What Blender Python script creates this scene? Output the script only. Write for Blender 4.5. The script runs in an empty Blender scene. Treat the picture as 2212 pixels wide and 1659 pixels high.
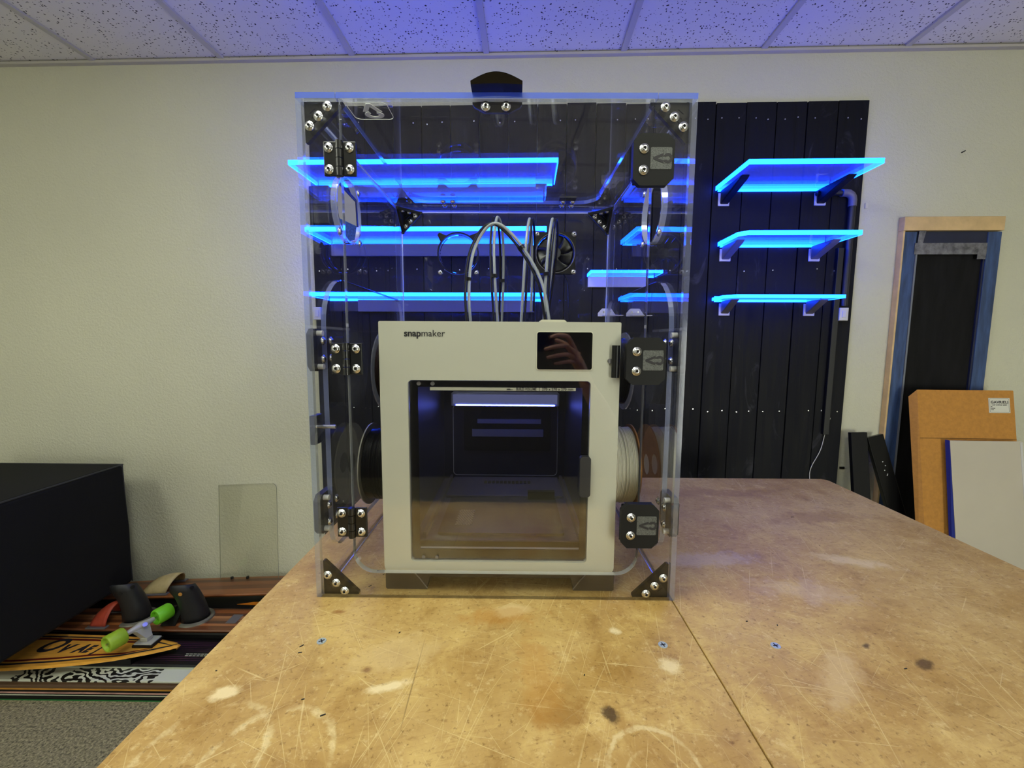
import bpy, bmesh, math, random
from mathutils import Matrix, Vector
random.seed(7)
SC = bpy.context.scene
COL = SC.collection
PI = math.pi

# ------------------------------------------------------------------ camera, world, exposure
cam_d = bpy.data.cameras.new('camera'); cam = bpy.data.objects.new('camera', cam_d); COL.objects.link(cam)
F_PX, ZC, YAW, PITCH, ROLL = 908.655, 1.41143, .00706, .10168, .005969
fw = Vector((-math.sin(YAW)*math.cos(PITCH), math.cos(YAW)*math.cos(PITCH), -math.sin(PITCH)))
rt = Vector((math.cos(YAW), math.sin(YAW), 0)); up = rt.cross(fw)
c_, s_ = math.cos(ROLL), math.sin(ROLL)
r2, u2 = c_*rt + s_*up, -s_*rt + c_*up
cam.matrix_world = Matrix(((r2.x, u2.x, -fw.x, 0), (r2.y, u2.y, -fw.y, 0), (r2.z, u2.z, -fw.z, ZC), (0, 0, 0, 1)))
cam_d.sensor_width = 36; cam_d.sensor_fit = 'HORIZONTAL'; cam_d.lens = F_PX/2212*36
cam_d.clip_start = .02
SC.camera = cam
SC.view_settings.view_transform = 'Standard'; SC.view_settings.look = 'None'
SC.view_settings.gamma = 1; SC.view_settings.use_curve_mapping = False
SC.view_settings.exposure = -0.04
w = bpy.data.worlds.new('world'); SC.world = w; w.use_nodes = True
w.node_tree.nodes['Background'].inputs[0].default_value = (.5, .52, .55, 1)
w.node_tree.nodes['Background'].inputs[1].default_value = .05
SC.cycles.max_bounces = 9; SC.cycles.diffuse_bounces = 4; SC.cycles.glossy_bounces = 5
SC.cycles.transparent_max_bounces = 36; SC.cycles.transmission_bounces = 8
SC.cycles.sample_clamp_indirect = 6; SC.cycles.use_denoising = True
SC.cycles.caustics_reflective = False; SC.cycles.caustics_refractive = False
LAMP_E = 14.0          # ceiling light panels
LED_E = 31.0           # blue edge-lit shelves
FILL_E = 9.0           # glowing panes added out of view behind the camera as fill

# ------------------------------------------------------------------ colour and material helpers
def hexc(h):
    v = [int(h[i:i+2], 16)/255 for i in (0, 2, 4)]
    return tuple(x/12.92 if x <= .04045 else ((x+.055)/1.055)**2.4 for x in v) + (1,)

class NT:
    def __init__(s, name):
        s.m = bpy.data.materials.new(name); s.m.use_nodes = True
        s.t = s.m.node_tree; s.b = s.t.nodes['Principled BSDF']; s.o = s.t.nodes['Material Output']
    def n(s, typ, **kw):
        x = s.t.nodes.new('ShaderNode'+typ)
        for k, v in kw.items(): setattr(x, k, v)
        return x
    def l(s, a, b): s.t.links.new(a, b)
    def val(s, sock, v):
        if hasattr(v, 'links') or isinstance(v, bpy.types.NodeSocket): s.l(v, sock)
        else: sock.default_value = v
    def math(s, op, a, b=0., c=None, clamp=False):
        x = s.n('Math', operation=op, use_clamp=clamp); s.val(x.inputs[0], a); s.val(x.inputs[1], b)
        if c is not None: s.val(x.inputs[2], c)
        return x.outputs[0]
    def mix(s, f, a, b, typ='MIX'):
        x = s.n('Mix', data_type='RGBA', blend_type=typ); s.val(x.inputs[0], f); s.val(x.inputs[6], a); s.val(x.inputs[7], b)
        return x.outputs[2]
    def coord(s, scale=(1, 1, 1), rot=(0, 0, 0), loc=(0, 0, 0), kind='Object'):
        tc = s.n('TexCoord'); mp = s.n('Mapping'); s.l(tc.outputs[kind], mp.inputs[0])
        mp.inputs['Scale'].default_value = scale; mp.inputs['Rotation'].default_value = rot; mp.inputs['Location'].default_value = loc
        return mp.outputs[0]
    def rcoord(s, sx, sy, rot, loc=(0, 0, 0)):
        tc = s.n('TexCoord'); mp = s.n('Mapping', vector_type='TEXTURE'); s.l(tc.outputs['Object'], mp.inputs[0])
        mp.inputs['Scale'].default_value = (1/sx, 1/sy, 1); mp.inputs['Rotation'].default_value = (0, 0, rot); mp.inputs['Location'].default_value = loc
        return mp.outputs[0]
    def noise(s, vec, scale, detail=3, rough=.5, dist=0):
        x = s.n('TexNoise'); s.l(vec, x.inputs['Vector']); x.inputs['Scale'].default_value = scale
        x.inputs['Detail'].default_value = detail; x.inputs['Roughness'].default_value = rough; x.inputs['Distortion'].default_value = dist
        return x.outputs[0]
    def rng(s, v, a, b, c=0., d=1.):
        x = s.n('MapRange'); s.val(x.inputs[0], v)
        for i, q in enumerate((a, b, c, d)): x.inputs[i+1].default_value = q
        return x.outputs[0]
    def bump(s, h, strength, dist=.002):
        x = s.n('Bump'); x.inputs['Strength'].default_value = strength; x.inputs['Distance'].default_value = dist
        s.l(h, x.inputs['Height']); s.l(x.outputs[0], s.b.inputs['Normal'])
    def set(s, color=None, rough=None, metal=None, spec=None, coat=None):
        if color is not None: s.val(s.b.inputs['Base Color'], color)
        if rough is not None: s.val(s.b.inputs['Roughness'], rough)
        if metal is not None: s.val(s.b.inputs['Metallic'], metal)
        if spec is not None: s.val(s.b.inputs['Specular IOR Level'], spec)
        if coat is not None: s.b.inputs['Coat Weight'].default_value = coat; s.b.inputs['Coat Roughness'].default_value = .08

def mat(name, col, rough=.5, metal=0, spec=.5, vary=None, bump=None, stretch=(1, 1, 1), coat=None):
    t = NT(name); c = hexc(col)
    t.set(c, rough, metal, spec, coat)
    if vary:
        nz = t.noise(t.coord(stretch), vary[0], 5, .6)
        lo = tuple(x*(1-vary[1]) for x in c[:3])+(1,); hi = tuple(min(1, x*(1+vary[1])) for x in c[:3])+(1,)
        t.set(t.mix(t.rng(nz, .3, .7), lo, hi))
    if bump:
        t.bump(t.noise(t.coord(stretch), bump[0], 3, .6), bump[1], bump[2] if len(bump) > 2 else .001)
    return t.m

def emis(name, col, strength, base=None):
    t = NT(name); t.set((0, 0, 0, 1) if base is None else base, .4)
    t.b.inputs['Emission Color'].default_value = col; t.b.inputs['Emission Strength'].default_value = strength
    return t.m

def clear(name, tint, rough=0.0, haze=0., haze_col=(.5, .6, 1, 1), gloss=1.0, em=None):
    """thin-sheet acrylic: what passes straight through, plus Fresnel reflections on both faces"""
    t = NT(name)
    geo = t.n('NewGeometry')
    ior = t.math('MULTIPLY_ADD', geo.outputs['Backfacing'], .671-1.49, 1.49)
    fr = t.n('Fresnel'); t.l(ior, fr.inputs['IOR'])
    f = t.math('MULTIPLY', fr.outputs[0], gloss, clamp=True)
    tr = t.n('BsdfTransparent'); tr.inputs[0].default_value = tint
    gl = t.n('BsdfGlossy'); gl.inputs['Roughness'].default_value = rough; gl.inputs['Color'].default_value = (1, 1, 1, 1)
    base = tr.outputs[0]
    if haze:
        df = t.n('BsdfTranslucent'); df.inputs[0].default_value = haze_col
        d2 = t.n('BsdfDiffuse'); d2.inputs[0].default_value = haze_col
        mm = t.n('MixShader'); mm.inputs[0].default_value = .5; t.l(df.outputs[0], mm.inputs[1]); t.l(d2.outputs[0], mm.inputs[2])
        hz = mm.outputs[0]
        m0 = t.n('MixShader'); m0.inputs[0].default_value = haze; t.l(base, m0.inputs[1]); t.l(hz, m0.inputs[2]); base = m0.outputs[0]
    if em:
        e = t.n('Emission'); e.inputs[0].default_value = em[0]; e.inputs[1].default_value = em[1]
        ad = t.n('AddShader'); t.l(base, ad.inputs[0]); t.l(e.outputs[0], ad.inputs[1]); base = ad.outputs[0]
    m = t.n('MixShader'); t.l(f, m.inputs[0]); t.l(base, m.inputs[1]); t.l(gl.outputs[0], m.inputs[2])
    t.l(m.outputs[0], t.o.inputs['Surface'])
    return t.m

# ------------------------------------------------------------------ mesh helpers
class M:
    def __init__(s): s.v = []; s.f = []; s.m = []
    def add(s, v, f, m=0):
        o = len(s.v); s.v += [tuple(p) for p in v]
        for i, q in enumerate(f):
            s.f.append(tuple(o+k for k in q)); s.m.append(m[i] if isinstance(m, (list, tuple)) else m)
        return s
    def join(s, o, mt=None):
        return s.add(o.v, o.f, o.m) if mt is None else s.add([mt @ Vector(p) for p in o.v], o.f, o.m)
    def xf(s, mt): s.v = [tuple(mt @ Vector(p)) for p in s.v]; return s
    def box(s, x0, x1, y0, y1, z0, z1, m=0):
        v = [(x, y, z) for z in (z0, z1) for y in (y0, y1) for x in (x0, x1)]
        return s.add(v, [(0, 2, 3, 1), (4, 5, 7, 6), (0, 1, 5, 4), (2, 6, 7, 3), (0, 4, 6, 2), (1, 3, 7, 5)], m)
    def cyl(s, p0, p1, r0, r1=None, n=16, m=0, caps=True):
        r1 = r0 if r1 is None else r1
        p0, p1 = Vector(p0), Vector(p1); d = (p1-p0).normalized()
        a = d.orthogonal().normalized(); b = d.cross(a)
        v = []
        for p, r in ((p0, r0), (p1, r1)):
            v += [p+a*r*math.cos(2*PI*i/n)+b*r*math.sin(2*PI*i/n) for i in range(n)]
        f = [(i, (i+1) % n, n+(i+1) % n, n+i) for i in range(n)]
        if caps: f += [tuple(range(n-1, -1, -1)), tuple(range(n, 2*n))]
        return s.add(v, f, m)
    def tube(s, pts, r, n=8, m=0, closed=False):
        pts = [Vector(p) for p in pts]; k = len(pts); v = []; a = None
        for i, p in enumerate(pts):
            d = (pts[(i+1) % k]-pts[i-1]) if closed else (pts[min(i+1, k-1)]-pts[max(i-1, 0)])
            d.normalize()
            a = d.orthogonal() if a is None else a-d*a.dot(d)
            a.normalize(); b = d.cross(a); rr = r[i] if isinstance(r, (list, tuple)) else r
            v += [p+a*rr*math.cos(2*PI*j/n)+b*rr*math.sin(2*PI*j/n) for j in range(n)]
        f = []
        for i in range(k if closed else k-1):
            i2 = (i+1) % k
            f += [(i*n+j, i*n+(j+1) % n, i2*n+(j+1) % n, i2*n+j) for j in range(n)]
        if not closed: f += [tuple(range(n-1, -1, -1)), tuple(range((k-1)*n, k*n))]
        return s.add(v, f, m)
    def lathe(s, prof, n=24, m=0):          # profile (r, z) about the z axis
        v = []
        for r, z in prof: v += [(r*math.cos(2*PI*i/n), r*math.sin(2*PI*i/n), z) for i in range(n)]
        f = []
        for k in range(len(prof)-1):
            f += [(k*n+i, k*n+(i+1) % n, (k+1)*n+(i+1) % n, (k+1)*n+i) for i in range(n)]
        if prof[0][0] > 1e-6: f.append(tuple(range(n-1, -1, -1)))
        if prof[-1][0] > 1e-6: f.append(tuple(range((len(prof)-1)*n, len(prof)*n)))
        return s.add(v, f, m)
    def loft(s, rings, m=0, caps=True):
        n = len(rings[0]); v = [p for r in rings for p in r]; f = []
        for k in range(len(rings)-1):
            f += [(k*n+i, k*n+(i+1) % n, (k+1)*n+(i+1) % n, (k+1)*n+i) for i in range(n)]
        if caps: f += [tuple(range(n-1, -1, -1)), tuple(range((len(rings)-1)*n, len(rings)*n))]
        return s.add(v, f, m)
    def poly(s, loop, z0, z1, m=0, ms=None):  # simple polygon extruded along z
        n = len(loop)
        v = [(x, y, z0) for x, y in loop]+[(x, y, z1) for x, y in loop]
        f = [tuple(range(n-1, -1, -1)), tuple(range(n, 2*n))]+[(i, (i+1) % n, n+(i+1) % n, n+i) for i in range(n)]
        return s.add(v, f, [m, m]+[m if ms is None else ms]*n)

def _eval(dat, faces_split=True):
    o = bpy.data.objects.new('temp', dat); COL.objects.link(o)
    dg = bpy.context.evaluated_depsgraph_get(); e = o.evaluated_get(dg); me = e.to_mesh()
    v = [tuple(x.co) for x in me.vertices]; f = [tuple(p.vertices) for p in me.polygons]
    mm = [0 if abs(p.normal.z) > .5 else 1 for p in me.polygons] if faces_split else [0]*len(f)
    e.to_mesh_clear(); bpy.data.objects.remove(o); 
    return v, f, mm

def prism(loops, t, split=True):
    """flat outline with holes, thickness t about z = 0; material 0 on the faces, 1 on the cut edges"""
    cu = bpy.data.curves.new('temp', 'CURVE'); cu.dimensions = '2D'; cu.fill_mode = 'BOTH'; cu.extrude = t/2
    for lp in loops:
        sp = cu.splines.new('POLY'); sp.points.add(len(lp)-1); sp.use_cyclic_u = True
        for p, q in zip(sp.points, lp): p.co = (q[0], q[1], 0, 1)
    v, f, mm = _eval(cu, split); bpy.data.curves.remove(cu)
    return M().add(v, f, mm)

def text(body, size, ext=.0003, bold=0., shear=0., spacing=1., align='LEFT'):
    cu = bpy.data.curves.new('temp', 'FONT'); cu.body = body; cu.size = size; cu.extrude = ext; cu.offset = bold; cu.shear = shear
    cu.space_character = spacing; cu.align_x = align; cu.resolution_u = 4
    v, f, mm = _eval(cu, False); bpy.data.curves.remove(cu)
    return M().add(v, f, 0)

def width(m): xs = [p[0] for p in m.v]; return min(xs), max(xs)

def arc(cx, cy, r, a0, a1, n=8): return [(cx+r*math.cos(a0+(a1-a0)*i/n), cy+r*math.sin(a0+(a1-a0)*i/n)) for i in range(n+1)]
def rrect(x0, x1, y0, y1, r, n=6):
    r = (r,)*4 if not isinstance(r, tuple) else r       # bl, br, tr, tl
    o = []
    for (cx, cy, q, a) in ((x0+r[0], y0+r[0], r[0], PI), (x1-r[1], y0+r[1], r[1], 1.5*PI), (x1-r[2], y1-r[2], r[2], 0), (x0+r[3], y1-r[3], r[3], .5*PI)):
        o += [(cx, cy)] if q == 0 else arc(cx, cy, q, a, a+PI/2, n)
    return o
def circ(cx, cy, r, n=40): return arc(cx, cy, r, 0, 2*PI*(n-1)/n, n-1)
def crom(pts, k=8):
    P = [Vector(p) for p in pts]; P = [P[0]*2-P[1]]+P+[P[-1]*2-P[-2]]; o = []
    for i in range(1, len(P)-2):
        for j in range(k):
            t = j/k; a, b, c, d = P[i-1], P[i], P[i+1], P[i+2]
            o.append(.5*((2*b)+(c-a)*t+(2*a-5*b+4*c-d)*t*t+(3*b-a-3*c+d)*t**3))
    return o+[P[-2]]
XZ = lambda y: Matrix(((1, 0, 0, 0), (0, 0, 1, y), (0, 1, 0, 0), (0, 0, 0, 1)))     # (a,b,t) -> (a, y+t, b)
YZ = lambda x: Matrix(((0, 0, 1, x), (1, 0, 0, 0), (0, 1, 0, 0), (0, 0, 0, 1)))     # (a,b,t) -> (x+t, a, b)
T = lambda x, y, z: Matrix.Translation((x, y, z))
def RX(a): return Matrix.Rotation(a, 4, 'X')
def RY(a): return Matrix.Rotation(a, 4, 'Y')
def RZ(a): return Matrix.Rotation(a, 4, 'Z')

# ------------------------------------------------------------------ object helpers
MW = {}
def _link(o, parent, mw):
    COL.objects.link(o); MW[o.name] = mw
    if parent is not None:
        o.parent = parent; o.matrix_basis = MW[parent.name].inverted() @ mw
    else: o.matrix_basis = mw
    return o
def thing(name, label, cat, loc=(0, 0, 0), rot=None, group=None):
    o = bpy.data.objects.new(name, None); o.empty_display_size = .05
    mw = T(*loc) @ (rot or Matrix())
    _link(o, None, mw); tag(o, label, cat, group); return o
def tag(o, label=None, cat=None, group=None, kind=None):
    if label: o['label'] = label
    if cat: o['category'] = cat
    if group: o['group'] = group
    if kind: o['kind'] = kind
    return o
def mesh(name, m, mats):
    me = bpy.data.meshes.new(name); me.from_pydata([tuple(p) for p in m.v], [], m.f)
    for x in (mats if isinstance(mats, (list, tuple)) else [mats]): me.materials.append(x)
    n = len(me.materials)
    me.polygons.foreach_set('material_index', [min(i, n-1) for i in m.m])
    bm = bmesh.new(); bm.from_mesh(me); bmesh.ops.recalc_face_normals(bm, faces=bm.faces); bm.to_mesh(me); bm.free()
    return me
def fin(o, bevel=0, smooth=False, solid=0, seg=2):
    if solid:
        s = o.modifiers.new('thickness', 'SOLIDIFY'); s.thickness = solid; s.offset = 0
    if bevel:
        b = o.modifiers.new('edge', 'BEVEL'); b.width = bevel; b.segments = seg; b.limit_method = 'ANGLE'; b.angle_limit = math.radians(40)
    if smooth:
        me = o.data; me.polygons.foreach_set('use_smooth', [True]*len(me.polygons))
        try: me.set_sharp_from_angle(angle=math.radians(38))
        except Exception: pass
    return o
def obj(name, m, mats, parent=None, mw=None, bevel=0, smooth=False, solid=0, label=None, kind=None, world=True, seg=2):
    """m is in world coordinates (world=True) or in the parent's own; the object takes its parent's frame"""
    fr = mw if mw is not None else (MW[parent.name] if parent is not None else Matrix())
    if world: inv = fr.inverted(); m = M().join(m, inv)
    o = bpy.data.objects.new(name, mesh(name, m, mats))
    _link(o, parent, fr); fin(o, bevel, smooth, solid, seg)
    if label: o['label'] = label
    if kind: o['kind'] = kind
    return o
def inst(name, me, parent, mw, label=None):
    o = bpy.data.objects.new(name, me); _link(o, parent, mw)
    if label: o['label'] = label
    return o

# wall frame: u along the back wall, off out of the wall, z up
WA, WY = -.02785554, 2.041
WALL = Matrix(((math.cos(WA), math.sin(WA), 0, 0), (math.sin(WA), -math.cos(WA), 0, WY), (0, 0, 1, 0), (0, 0, 0, 1)))   # (u, off, z), mirrored
WROT = RZ(WA)
def wpt(u, off, z): return WALL @ Vector((u, off, z))
def wm(m): return M().join(m, WALL)

# ------------------------------------------------------------------ materials
LED_COL = (.002, .052, 1, 1)
m_wall = mat('wall_paint', 'cac8b2', .75, vary=(.9, .05), bump=(90, .75, .005))
m_rear = mat('rear_wall_paint', '403c37', .8)
m_carpet = mat('grey_carpet', '857d62', .95, vary=(120, .85), bump=(200, .9, .005))
m_trim = mat('ceiling_trim', 'b9b4ac', .6)
m_grid = mat('ceiling_grid', 'bab6b0', .55)
t = NT('ceiling_tile'); co = t.coord(kind='Generated'); co2 = t.coord((1, 1, 1))
nz = t.n('TexVoronoi'); nz.inputs['Scale'].default_value = 95; wv = t.n('VectorMath', operation='ADD')
t.l(co2, wv.inputs[0]); nn = t.n('TexNoise'); t.l(co2, nn.inputs['Vector']); nn.inputs['Scale'].default_value = 60
sc = t.n('VectorMath', operation='SCALE'); sc.inputs['Scale'].default_value = .014; t.l(nn.outputs['Color'], sc.inputs[0]); t.l(sc.outputs[0], wv.inputs[1])
t.l(wv.outputs[0], nz.inputs['Vector'])
sx = t.n('SeparateColor'); t.l(nz.outputs['Color'], sx.inputs[0])
r = t.math('MULTIPLY', t.math('GREATER_THAN', sx.outputs[0], .45), t.rng(sx.outputs[1], 0, 1, .12, .36))
hole = t.math('LESS_THAN', nz.outputs['Distance'], r)
t.set(t.mix(hole, hexc('dedad4'), hexc('3a3735')), .9); t.bump(t.math('SUBTRACT', 1., hole), .6, .003); m_tile = t.m

# plywood bench top
def plywood(name, shift):
    t = NT(name); P = t.coord(loc=shift)
    big = t.noise(P, 3.2, 5, .62); mid = t.noise(P, 13, 6, .7, .4); fine = t.noise(t.coord((90, 9, 9), loc=shift), 3, 4, .6); grain = t.noise(t.rcoord(6, 50, .25, shift), 4, 5, .7)
    col = t.mix(t.rng(big, .32, .68), hexc('a88344'), hexc('bfa064'))
    col = t.mix(t.rng(mid, .5, .72), col, hexc('cdae6c')); col = t.mix(t.math('MULTIPLY', t.rng(mid, .46, .3), .55), col, hexc('80591f'))
    col = t.mix(t.math('MULTIPLY', t.rng(grain, .55, .75), .5), col, hexc('896127'))
    spk = t.noise(P, 120, 3, .7); col = t.mix(t.math('MULTIPLY', t.rng(spk, .58, .72), .75), col, hexc('6b4a18'))
    spk2 = t.noise(t.coord(loc=(7, 3, 1)), 75, 4, .75); col = t.mix(t.math('MULTIPLY', t.rng(spk2, .56, .74), .7), col, hexc('d9c08a'))
    spk3 = t.noise(t.coord((1, 2.4, 1), rot=(0, 0, .7), loc=(2, 9, 1)), 38, 5, .75); col = t.mix(t.math('MULTIPLY', t.rng(spk3, .58, .7), .5), col, hexc('85602a'))
    lite = None
    for i, (rot, sx_, sy_, lo) in enumerate(((.35, 160, 2.2, .735), (-.5, 130, 1.6, .735), (1.45, 170, 2.6, .735), (.05, 200, 3.2, .725), (.95, 150, 5., .745), (-.22, 190, 1.1, .725), (.6, 180, 2.8, .72), (-.9, 170, 3.4, .72), (-.35, 210, 1.6, .72), (1.2, 160, 2., .725))):
        q = t.noise(t.rcoord(sx_*1.9, sy_*1.5, rot, (i*.31+shift[0], i*.17, i*.7)), 1, 1.5, .5, .12)
        ln = t.rng(q, lo-.015, lo+.01)
        lite = ln if lite is None else t.math('MAXIMUM', lite, ln)
    msk = t.rng(t.noise(P, 6, 3, .6), .36, .56)
    lite = t.math('MULTIPLY', lite, msk)
    col = t.mix(t.math('MULTIPLY', lite, .5), col, hexc('dfc88e'))
    dk = t.rng(t.noise(t.rcoord(210, 1.8, .02, (.9, .4, 0)), 1, 1.5, .5, .1), .72, .75)
    col = t.mix(t.math('MULTIPLY', t.math('MULTIPLY', dk, t.rng(big, .45, .6)), .5), col, hexc('59421f'))
    geo = t.n('NewGeometry')
    def dist(x, y, rx, ry, rot=0., k=1.5):
        mp = t.n('Mapping', vector_type='TEXTURE'); t.l(geo.outputs['Position'], mp.inputs[0])
        mp.inputs['Location'].default_value = (x, y, .9); mp.inputs['Rotation'].default_value = (0, 0, rot); mp.inputs['Scale'].default_value = (rx, ry, 1)
        ln = t.n('VectorMath', operation='LENGTH'); t.l(mp.outputs[0], ln.inputs[0]); return t.math('ADD', ln.outputs['Value'], t.math('MULTIPLY', t.math('SUBTRACT', t.math('ADD', mid, t.noise(P, 45, 4, .7)), 1.), k))
    for x, y, rx, ry, rot, c, k in STAINS:
        col = t.mix(t.math('MULTIPLY', t.rng(dist(x, y, rx, ry, rot), 1.0, .45), k), col, hexc(c))
    for x, y, rr in RINGS:
        d = dist(x, y, rr, rr*1.1, 0., .22); band = t.rng(t.math('ABSOLUTE', t.math('SUBTRACT', d, 1.)), .075, .03)
        col = t.mix(t.math('MULTIPLY', t.math('MULTIPLY', band, t.rng(mid, .42, .56)), .5), col, hexc('e6d4a2'))
    t.set(col, t.rng(mid, .3, .7, .42, .6), spec=.35)
    t.bump(t.math('SUBTRACT', t.math('MULTIPLY', lite, -.4), t.math('MULTIPLY', fine, .25)), .35, .0012)
    return t.m
STAINS = [(-.228, .606, .012, .012, 0, '6a3a12', .9), (.135, .531, .016, .018, .4, '3c2a12', .85), (.075, .53, .05, .03, .2, '8f6526', .7), (0., .755, .045, .02, 0, 'e2cf9c', .75),
          (-.02, .74, .09, .03, .1, 'b17a2c', .5), (.66, .63, .02, .012, .5, '4a3516', .8), (.6, .67, .012, .006, .6, '3a2912', .8), (-.33, .745, .014, .008, .2, '8a5a22', .8), (.44, .95, .14, .04, .1, 'c9b7a4', .45),
          (.6, .83, .12, .05, -.2, 'cdb79c', .35), (.25, .62, .02, .02, 0, 'ead8a8', .7), (.18, .7, .014, .011, 0, 'ecdcb2', .7), (-.42, .56, .02, .014, .3, 'ead6a4', .8), (-.1, .62, .05, .05, .2, 'a07a3a', .4), (.04, .6, .04, .12, .1, 'b8863c', .4),
          (-.2, .64, .1, .05, .4, 'd9bf8a', .4), (.5, .6, .1, .03, .9, 'd4b988', .5), (.8, .95, .1, .03, -.3, 'e0cda0', .5), (.9, 1.2, .2, .05, .1, '8f6a3c', .4), (.6, 1.4, .3, .06, 0, '96714a', .45), (-.18, .575, .04, .012, .3, 'ead8ac', .8)]
RINGS = [(.172, .452, .056), (-.30, .452, .078), (.17, .44, .035), (-.385, .46, .075)]
m_ply = plywood('plywood', (0, 0, 0)); m_ply2 = plywood('plywood_wide', (5, 3, 0))
m_plyedge = mat('plywood_edge', '9c7440', .7, vary=(30, .3), stretch=(1, 1, 25))
m_benchleg = mat('bench_timber', '8f6f45', .7, vary=(20, .2))

t = NT('black_plank'); oi = t.n('ObjectInfo'); sv = t.n('VectorMath', operation='ADD'); cb = t.n('CombineXYZ')
t.l(t.math('MULTIPLY', oi.outputs['Random'], 37.), cb.inputs[0]); t.l(t.math('MULTIPLY', oi.outputs['Random'], 91.), cb.inputs[2])
tc = t.n('TexCoord'); t.l(tc.outputs['Object'], sv.inputs[0]); t.l(cb.outputs[0], sv.inputs[1])
def pmap(sc_):
    mp = t.n('Mapping'); t.l(sv.outputs[0], mp.inputs[0]); mp.inputs['Scale'].default_value = sc_; return mp.outputs[0]
g = t.noise(pmap((30, 30, 1.6)), 1.5, 6, .65, .8); k = t.noise(pmap((5, 5, 2.0)), 1.5, 4, .65, 1.8)
col = t.mix(t.rng(g, .3, .75), hexc('050509'), hexc('13141e')); col = t.mix(t.math('MULTIPLY', t.rng(k, .62, .76), .8), col, hexc('3c3c44'))
col = t.mix(t.math('MULTIPLY', oi.outputs['Random'], .45), col, hexc('040406'))
t.set(col, t.rng(g, .3, .7, .5, .75), spec=.2); t.bump(g, .45, .0025); m_plank = t.m

m_black = mat('black_plastic', '09090a', .38, spec=.3)
m_blackmatte = mat('black_printed_plastic', '0a0a0b', .55, spec=.25, bump=(900, .25, .0004))
m_blackgloss = mat('black_gloss', '040406', .03, spec=1.0, coat=1.0)
m_blackmetal = mat('black_coated_metal', '0b0b0c', .3, spec=.6)
m_steel = mat('stainless_steel', 'd8d8da', .25, 1.)
m_dark = mat('socket_dark', '0a0908', .6)
m_white = mat('white_enamel', 'cfccb6', .3, spec=.5)
m_printer = mat('printer_cream', 'bfbeae', .33, spec=.5)
m_darkplastic = mat('interior_dark_plastic', '262837', .42)
m_bed = mat('bed_dark_steel', '30343f', .4, .0)
m_grey = mat('grey_metal', '6d6a6c', .5, .3)
m_labelgrey = mat('dotted_grey_label', '4c4e4c', .6, vary=(700, .8))
m_pale = mat('pale_plastic', 'c9c7c2', .45)
m_ptfe = mat('translucent_hose', '94999c', .25)
m_acr = clear('clear_acrylic', (.99, .993, .998, 1))
m_seam = clear('acrylic_seam', (.88, .92, 1, 1), .05, haze=.42, haze_col=(.9, .93, .92, 1), gloss=4.)
m_acredge = clear('polished_acrylic_edge', (.75, .83, 1, 1), .08, haze=.2, haze_col=(.72, .78, .98, 1), gloss=3.5)
m_topedge = clear('painted_glow_edge', (.6, .72, 1, 1), .08, haze=.62, haze_col=(.13, .25, 1, 1), gloss=3.)  # blue shelf light piped through the panel, painted into its edge colour
m_tint = clear('tinted_door_glass', (.8, .8, .86, 1), gloss=2.2)
m_sheet = clear('loose_acrylic', (.97, .97, .95, 1))
m_sheetedge = clear('loose_acrylic_edge', (.55, .55, .5, 1), .1, haze=.35, haze_col=(.5, .5, .42, 1))
m_led = emis('lit_shelf_edge', LED_COL, LED_E)
m_lit = clear('edge_lit_acrylic', (.7, .76, .97, 1), haze=.26, haze_col=(.4, .5, .95, 1), em=((.03, .06, 1, 1), .12))
m_lamp = emis('light_diffuser', (.965, 1, .835, 1), LAMP_E)
m_etch = mat('etched_white', 'e2e4d8', .7)
m_kraft = mat('kraft_board', 'b98136', .8, vary=(60, .12))
m_kraftdark = mat('kraft_edge', '6d4a20', .9)
m_paper = mat('label_paper', 'd6d4c6', .7)
m_ink = mat('black_ink', '17141a', .6)
m_foam = mat('white_sheet', 'bfb6a4', .5, vary=(3, .05))
m_bluefilm = mat('blue_film', '16287e', .4)
m_pine = mat('pine', 'd0b07c', .65, vary=(14, .15), stretch=(1, 1, 1))
m_bluewood = mat('blue_stained_wood', '31476f', .6, vary=(9, .45), stretch=(5, 5, .8), bump=(30, .3))
m_navy = mat('navy_wood', '141a35', .6, vary=(8, .3))
m_charboard = mat('charred_board', '0d0c0e', .7, spec=.2, vary=(7, .8), stretch=(4, 4, .6), bump=(20, .3))
m_tape = mat('packing_tape', '6a696c', .25, vary=(40, .45))
m_greyedge = mat('grey_edge', '6e7278', .6)
m_fabric = mat('black_fabric', '0c0c0e', .85, spec=.25, vary=(4, .15), bump=(500, .3, .001))

# ================================================================== ROOM
H = 2.695
U0, U1, OFF1 = -3.2, 3.1, 4.7
def slab(name, u0, u1, o0, o1, z0, z1, m):
    o = obj(name, wm(M().box(u0, u1, o0, o1, z0, z1)), m); o['kind'] = 'structure'; return o
slab('wall_back', U0-.1, U1+.1, -.1, 0, -.1, H+.1, m_wall)
slab('wall_left', U0-.1, U0, 0, OFF1, -.1, H+.1, m_wall)
slab('wall_right', U1, U1+.1, 0, OFF1, -.1, H+.1, m_wall)
slab('wall_front', U0-.1, U1+.1, OFF1, OFF1+.1, -.1, H+.1, m_rear)
slab('floor', U0-.1, U1+.1, -.1, OFF1+.1, -.1, 0, m_carpet)
ceil = slab('ceiling', U0-.1, U1+.1, -.1, OFF1+.1, H+.03, H+.1, m_grid)
slab('trim_1', U0, U1, 0, .022, H-.012, H-.001, m_trim)
slab('baseboard_left', U0, U0+.012, 0, OFF1, 0, .1, m_trim)
slab('baseboard_right', U1-.012, U1, 0, OFF1, 0, .1, m_trim)
S, O = .61, -1.9673
lines = [O+S*i for i in range(-2, 9)]
rows = [S*j for j in range(0, 8)]
tile_me = mesh('ceiling_tile', M().poly(rrect(-.292, .292, -.292, .292, .004, 2), 0, .012), m_tile)
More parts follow.
